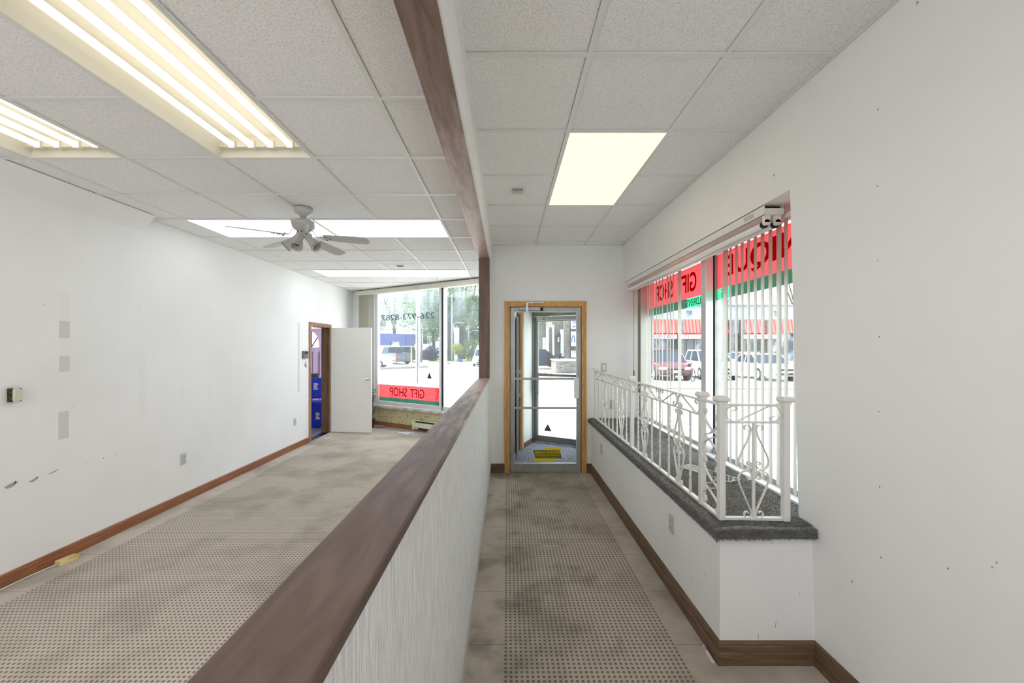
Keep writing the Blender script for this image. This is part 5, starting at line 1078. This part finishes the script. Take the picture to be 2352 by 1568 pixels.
# ---- cars
def car(name, label, x, y, rz, mat_, style='suv', group=None, cat='car'):
    t = thing(name, label, cat, (x, y, GZ - .02), rz, group)
    if style == 'pickup': Lh, bd, cabt = 2.7, 1.15, [(-.35, 1.1), (-.25, 1.78), (1.0, 1.80), (1.45, 1.15)]
    elif style == 'sedan': Lh, bd, cabt = 2.25, .92, [(-1.5, .9), (-.8, 1.36), (.5, 1.38), (1.25, .92)]
    else: Lh, bd, cabt = 2.15, 1.0, [(-1.95, 1.0), (-1.6, 1.56), (.35, 1.58), (1.15, 1.02)]
    hw = .88
    side = [(-Lh, .38), (-Lh - .04, .62), (-Lh + .02, bd), (Lh * .45, bd), (Lh * .88, bd - .14), (Lh, bd - .36), (Lh + .03, .4), (Lh * .93, .28), (-Lh * .95, .28)]
    b = MB(); n = len(side); vs = []
    for yy, inset in ((-hw, .05), (-hw + .08, 0), (hw - .08, 0), (hw, .05)):
        for (a, c) in side: vs.append((a * (1 - inset * .6), yy, c if c < .7 else c - inset))
    b.add(vs, [tuple(range(n))] + [(k * n + i, k * n + (i + 1) % n, (k + 1) * n + (i + 1) % n, (k + 1) * n + i) for k in range(3) for i in range(n)] + [tuple(3 * n + i for i in range(n))[::-1]])
    if style == 'pickup': b.box(-Lh, -.4, -hw, -hw + .08, bd - .02, bd + .06); b.box(-Lh, -.4, hw - .08, hw, bd - .02, bd + .06); b.box(-Lh, -Lh + .08, -hw, hw, .6, bd + .04)
    bo = b.build('body', mat_, t, 0.02)
    (a0, z0_), (a1, z1_), (a2, z2_), (a3, z3_) = cabt; ti = .16
    gh = MB(); gh.quadbox([(a0, -hw + .05, z0_ - .05), (a3, -hw + .05, z3_ - .05), (a3, hw - .05, z3_ - .05), (a0, hw - .05, z0_ - .05)], [(a1, -hw + ti, z1_), (a2, -hw + ti, z2_), (a2, hw - ti, z2_), (a1, hw - ti, z1_)]); gh.build('windows', M['carglass'], t)
    rf_ = MB(); rf_.box(a1 - .03, a2 + .03, -hw + ti - .02, hw - ti + .02, z1_ - .01, z1_ + .06)
    for aa, bb_ in ((a0, a1), (a3, a2), ((a1 + a2) / 2, (a1 + a2) / 2)):
        for s_ in (-1, 1): rf_.cyl((aa, s_ * (hw - .05), z0_ - .02), (bb_, s_ * (hw - ti), z1_), .035, n=6)
    rf_.build('roof', mat_, t, 0.02)
    for (wx_, s_) in ((-Lh * .62, -1), (-Lh * .62, 1), (Lh * .62, -1), (Lh * .62, 1)):
        wh = MB().cyl((wx_, s_ * (hw - .2), .34), (wx_, s_ * (hw + .01), .34), .34, n=20).build('wheel', M['tyre'], t); MB().cyl((wx_, s_ * (hw - .02), .34), (wx_, s_ * (hw + .02), .34), .20, n=14).build('rim', M['rim'], wh)
    for s_ in (-1, 1):
        MB().box(Lh - .12, Lh + .05, s_ * .62 - .17, s_ * .62 + .17, .60, .74).build('headlamp', M['chrome'], t); MB().box(-Lh - .06, -Lh + .05, s_ * .72 - .1, s_ * .72 + .1, .66, .95).build('tail_lamp', M['taillamp'], t)
    gr = MB(); gr.box(Lh - .02, Lh + .045, -.45, .45, .34, .46); gr.box(Lh - .02, Lh + .04, -.38, .38, .55, .66); gr.build('grille', M['dark'], t)
    MB().box(Lh + .035, Lh + .055, -.15, .15, .44, .56).build('number_plate', M['white'], t); return t
car('pickup_truck', 'white pickup at the left edge of the storefront view', PX(826, 34), 34.5, R(5), M['carwhite'], 'pickup', cat='truck')
car('pickup_truck', 'grey pickup parked before the blue-roofed building', PX(902, 43), 43.5, R(128), M['cargray'], 'pickup', cat='truck')
car('pickup_truck', 'dark pickup at the right end of the parked row', PX(935, 49), 49.5, R(115), M['carblack'], 'pickup', cat='truck')
car('parked_car', 'white car at the street edge beside the brown post', PX(1111, 38), 38.5, R(-92), M['carwhite'], 'suv')
car('parked_car', 'black car in front of the stone building', PX(1243, 32.5), 32.8, R(-8), M['carblack'], 'suv')
car('parked_car', 'maroon car facing the right window behind the far slats', PX(1537, 22), 22.6, R(-98), M['carmaroon'], 'suv')
car('parked_car', 'white hatchback facing the right window beside the mullion', PX(1645, 22), 22.8, R(-100), M['carwhite'], 'suv')
car('parked_car', 'silver car side-on behind the white hatchback', PX(1706, 31), 31, R(-160), M['carsilver'], 'sedan')
car('parked_car', 'white sedan facing the right window near the recess edge', PX(1768, 21.5), 22.2, R(-96), M['carwhite'], 'sedan')

# ---- blue-roofed building
Yb = 60; t = thing('commercial_building', 'low white commercial building with a deep blue metal fascia', 'building', (0, 0, 0))
MB().box(PX(780, Yb), PX(954, Yb), Yb, Yb + 2.6, GZ, 2.2).build('wall', M['whitewall'], t); bf = MB(); bf.box(PX(780, Yb), PX(901, Yb), Yb - 1.2, Yb + 2.6, 2.02, 3.75); bf.box(PX(901, Yb), PX(922, Yb), Yb - 1.2, Yb + 2.6, 2.55, 3.70); bf.box(PX(922, Yb), PX(951, Yb), Yb - 1.2, Yb + 2.6, 1.95, 3.65); bf.build('fascia', M['bluemetal'], t)
MB().box(PX(901, Yb), PX(921, Yb), Yb - 0.4, Yb + .1, GZ, 2.55).build('doorway', M['whitewall'], t)
for (a, b) in ((901, 906), (910, 919)): MB().box(PX(a, Yb), PX(b, Yb), Yb - .45, Yb - .38, PZ_(807, Yb), PZ_(801, Yb)).build('window', M['shopglass'], t)
Yh = 72; t = thing('house', 'grey shingled gable roof rising behind the blue fascia', 'house', (0, 0, 0)); MB().box(PX(908, Yh), PX(947, Yh), Yh, Yh + 6, GZ, PZ_(768, Yh)).build('wall', M['siding'], t)
MB().ext([(PX(906, Yh), Yh - .5, PZ_(770, Yh)), (PX(949, Yh), Yh - .5, PZ_(770, Yh)), (PX(944, Yh), Yh + 2.5, PZ_(752, Yh)), (PX(914, Yh), Yh + 2.5, PZ_(752, Yh))], (0, 1.5, 0)).build('roof', M['shingle'], t)
Yh = 57; t = thing('house', 'low house with a pale brown hip roof behind the dark bush', 'house', (0, 0, 0)); MB().box(PX(950, Yh), PX(990, Yh), Yh, Yh + 4, GZ, PZ_(802, Yh)).build('wall', M['darkwall'], t)
MB().ext([(PX(945, Yh), Yh - .8, PZ_(803, Yh)), (PX(996, Yh), Yh - .8, PZ_(803, Yh)), (PX(975, Yh), Yh + 2.5, PZ_(789, Yh)), (PX(952, Yh), Yh + 2.5, PZ_(789, Yh))], (0, 1.5, 0)).build('roof', M['brownroof'], t)
MB().box(PX(955, Yh), PX(990, Yh), Yh - .1, Yh, PZ_(806, Yh), PZ_(803, Yh)).build('gutter', M['whitewall'], t)
Yh = 70; t = thing('house', 'tall grey house gable peeking through the trees', 'house', (0, 0, 0)); MB().ext([(PX(972, Yh), Yh, GZ), (PX(989, Yh), Yh, GZ), (PX(989, Yh), Yh, PZ_(785, Yh)), (PX(980.5, Yh), Yh, PZ_(773, Yh)), (PX(972, Yh), Yh, PZ_(785, Yh))], (0, 5, 0)).build('wall', M['siding'], t)
for a in (977, 983): MB().box(PX(a, Yh), PX(a + 2.6, Yh), Yh - .05, Yh, PZ_(789, Yh), PZ_(779, Yh)).build('window', M['shopglass'], t)
Yh = 85; t = thing('house', 'distant houses at the end of the street beyond the trees', 'house', (0, 0, 0)); MB().box(PX(1035, Yh), PX(1063, Yh), Yh, Yh + 5, GZ, PZ_(793, Yh)).build('wall', M['siding'], t); MB().box(PX(1036, Yh), PX(1062, Yh), Yh - .5, Yh + 5, PZ_(794, Yh), PZ_(788, Yh)).build('roof', M['shingle'], t)

# ---- stone building through the door
Ys = 36; t = thing('stone_building', 'stone-fronted building with projecting pillars and white strips, some painting sunlit edges', 'building', (0, 0, 0))
sb = MB(); sb.box(PX(1225, Ys + 6), PX(1262, Ys + 6), Ys + 6, Ys + 14, GZ, 5.5); sb.box(PX(1268, Ys), PX(1500, Ys), Ys, Ys + 8, GZ, 5.2); sb.build('wall', M['stone'], t)
MB().box(PX(1258, Ys), PX(1267, Ys), Ys - .6, Ys + 1, GZ, PZ_(752, Ys)).build('pillar', M['stone'], t); MB().box(PX(1293, Ys), PX(1306, Ys), Ys - .7, Ys + .3, GZ, 5.0).build('pillar', M['stone'], t)
for (a, b, z1_) in ((1255, 1258.5, 752), (1266.5, 1270.5, 747), (1286, 1292, 757)): MB().box(PX(a, Ys), PX(b, Ys), Ys - .8, Ys + .1, PZ_(818, Ys), PZ_(z1_, Ys)).build('white_strip', M['whitewall'], t)  # left pair paints the sunlit pillar sides; the last is a white column
MB().box(PX(1248, Ys + 5), PX(1254, Ys + 5), Ys + 4.9, Ys + 5.9, GZ, PZ_(775, Ys + 5)).build('white_strip', M['whitewall'], t)
MB().box(PX(1280, Ys), PX(1283, Ys), Ys - .5, Ys, PZ_(785, Ys), PZ_(774, Ys)).build('wall_lamp', M['whitewall'], t)
MB().ext([(PX(1276, Ys), Ys - .2, PZ_(773, Ys)), (PX(1283, Ys), Ys - .2, PZ_(773, Ys)), (PX(1283, Ys), Ys - .2, PZ_(764, Ys))], (0, -.5, 0)).build('awning', M['mauvedark'], t)
for (a, b, py0, py1, tx, nm) in ((1307.5, 1327, 756, 733, '|||', 'upper'), (1307.5, 1327, 794.5, 762, None, 'logo'), (1307.5, 1327, 820, 805, 'OPEN', 'lower')):
    s_ = MB().box(PX(a, Ys), PX(b + 6, Ys), Ys - 1.0, Ys - .9, PZ_(py0, Ys), PZ_(py1, Ys)).build('sign_panel', M['signwhite'], t)
    if tx == '|||':
        q = MB()
        for kk in range(5): q.box(PX(1311 + kk * 3.4, Ys), PX(1312.6 + kk * 3.4, Ys), Ys - 1.01, Ys - 1.0, PZ_(745, Ys), PZ_(738, Ys)); q.box(PX(1311 + kk * 3.4, Ys), PX(1313.4 + kk * 3.4, Ys), Ys - 1.01, Ys - 1.0, PZ_(753, Ys), PZ_(749, Ys))
        q.build('printed_marks', M['signblue'], s_)
    elif tx: put_text(tx, .62, .22, (PX(a + 2.2, Ys), Ys - 1.005, PZ_(py0 - 9, Ys)), (1, 0, 0), (0, 0, 1), M['signblue'], parent=s_)
    else:
        q = MB(); c_ = (PX(1312.5, Ys), PZ_(781, Ys)); q.strap([(c_[0] + .13 * math.cos(R(k)), Ys - 1.02, c_[1] + .42 * math.sin(R(k)) - .03) for k in range(-30, 211, 15)], .03, .07, (0, 1, 0)); q.build('oval_logo', M['signblue'], s_)
        q2 = MB(); q2.strap([(c_[0] + .13 * math.cos(R(k)), Ys - 1.02, c_[1] + .42 * math.sin(R(k)) - .03) for k in range(210, 331, 15)], .03, .025, (0, 1, 0)); q2.build('oval_logo', M['plate'], s_)
Yp = 27; t = thing('stone_planter', 'low stone planter wall across the street', 'planter', (0, 0, 0)); MB().box(PX(1277.5, Yp), PX(1420, Yp), Yp, Yp + 3, GZ, PZ_(829, Yp)).build('wall', M['stone'], t); MB().box(PX(1275, Yp), PX(1422, Yp), Yp - .08, Yp + 3.05, PZ_(829, Yp), PZ_(826.5, Yp)).build('coping', M['concrete'], t)
lm = MB(); leaves(lm, (PX(1283, 28.5), 28.5, 1.05), (.25, .4, .22), 260, .1, random.Random(5)); tag(lm.build('planter_shrub', M['leafdark']), 'dark low shrub on top of the stone planter', 'shrub')

# ---- strip mall
Ym = 39.5; t = thing('strip_mall', 'two-storey strip mall with red ribbed awnings and white shop signs', 'building', (0, 0, 0)); xa, xb = PX(1480, Ym), PX(1900, Ym)
mw = MB(); mw.box(xa, xb, Ym, Ym + 10, 3.05, PZ_(702, Ym)); mw.build('upper_wall', M['siding'], t); MB().box(xa - .2, xb, Ym - .3, Ym + 10, PZ_(702, Ym), PZ_(699, Ym)).build('eaves', M['alud'], t)
MB().box(xa, xb, Ym, Ym + 9, GZ, 0.3).build('base_wall', M['concrete'], t); MB().box(xa, xb, Ym + .6, Ym + 9, .3, 3.05).build('shopfront', M['shopglass'], t)
for px in (1478, 1557, 1672, 1697, 1755, 1840): MB().box(PX(px, Ym), PX(px + 8, Ym), Ym - .5, Ym + .7, GZ, PZ_(735, Ym)).build('stone_pier', M['stone'], t)
for (a, b) in ((1486, 1555), (1567, 1670), (1707, 1755), (1765, 1838)):
    MB().ext([(PX(a, Ym), Ym - 0.35, PZ_(765, Ym)), (PX(a, Ym), Ym, PZ_(765, Ym)), (PX(a, Ym), Ym, PZ_(733, Ym))], (PX(b, Ym) - PX(a, Ym), 0, 0)).build('awning', M['stripe'], t)
for (a, b, tx, ink, off) in ((1490, 1555, 'LAUNDRY', 'signblue', 2), (1565, 1665, "Mom's Kitchen", 'signink', 8), (1707, 1785, "Mom's Kitchen", 'signink', 4)):
    Yq = Ym - 0.65; s_ = MB().box(PX(a, Yq), PX(b, Yq), Yq, Yq + .2, PZ_(778, Yq), PZ_(767, Yq)).build('sign_board', M['signwhite'], t)
    e_ = MB(); e_.box(PX(a, Yq), PX(b, Yq), Yq - .02, Yq + .2, PZ_(768, Yq), PZ_(767, Yq)); e_.box(PX(a, Yq), PX(b, Yq), Yq - .02, Yq + .2, PZ_(778.6, Yq), PZ_(777.6, Yq)); e_.build('red_edge', M['signred'], s_)
    put_text(tx, PX(b - 6, Yq) - PX(a + off, Yq), .27, (PX(a + off, Yq), Yq - .01, PZ_(775.5, Yq)), (1, 0, 0), (0, 0, 1), M[ink], parent=s_)
s_ = MB().box(PX(1643, Ym), PX(1660, Ym), Ym + .5, Ym + .6, PZ_(796, Ym), PZ_(787, Ym)).build('neon_sign', M['signblue'], t); put_text('OPEN', .55, .16, (PX(1646, Ym), Ym + .49, PZ_(794, Ym)), (1, 0, 0), (0, 0, 1), M['signred'], parent=s_)
for (a, b, c_, d_) in ((1584, 1585.5, 780, 836), (1601, 1604, 780, 836), (1622, 1624, 780, 836), (1660, 1661.5, 780, 836), (1730, 1732, 780, 836), (1745, 1747, 780, 836), (1781, 1783, 780, 836)): MB().box(PX(a, Ym), PX(b, Ym), Ym + .5, Ym + .62, PZ_(d_, Ym), PZ_(c_, Ym)).build('window_frame', M['alud'], t)
for (a, b) in ((1573, 1592), (1648, 1664), (1712, 1730), (1768, 1785)):
    w_ = MB().box(PX(a, Ym), PX(b, Ym), Ym - .04, Ym, PZ_(730, Ym), PZ_(712, Ym)).build('upper_window', M['whitewall'], t); MB().box(PX(a + 2, Ym), PX(b - 2, Ym), Ym - .06, Ym - .03, PZ_(729, Ym), PZ_(713, Ym)).build('pane', M['shopglass'], w_)
tt = thing('bicycle', 'bicycle parked beside the maroon car', 'bicycle', (PX(1583, 20.6), 20.6, GZ), R(84))
for xx in (-.5, .5):
    m_ = MB(); m_.strap([(xx + .33 * math.cos(R(k)), 0, .33 + .33 * math.sin(R(k))) for k in range(0, 361, 20)], .03, .03, (0, 1, 0)); m_.build('wheel', M['tyre'], tt)
fm = MB()
for a, b in (((-.5, .33), (-.1, .8)), ((-.1, .8), (.35, .82)), ((.5, .33), (.33, .95)), ((-.1, .8), (0, .33)), ((0, .33), (.35, .82)), ((-.5, .33), (0, .33))): fm.cyl((a[0], 0, a[1]), (b[0], 0, b[1]), .018, n=6)
fm.build('frame', M['dark'], tt); fm = MB(); fm.cyl((.33, -.25, .98), (.33, .25, .98), .015, n=6); fm.build('handlebar', M['dark'], tt); MB().box(-.22, .02, -.06, .06, .84, .9).build('saddle', M['dark'], tt)
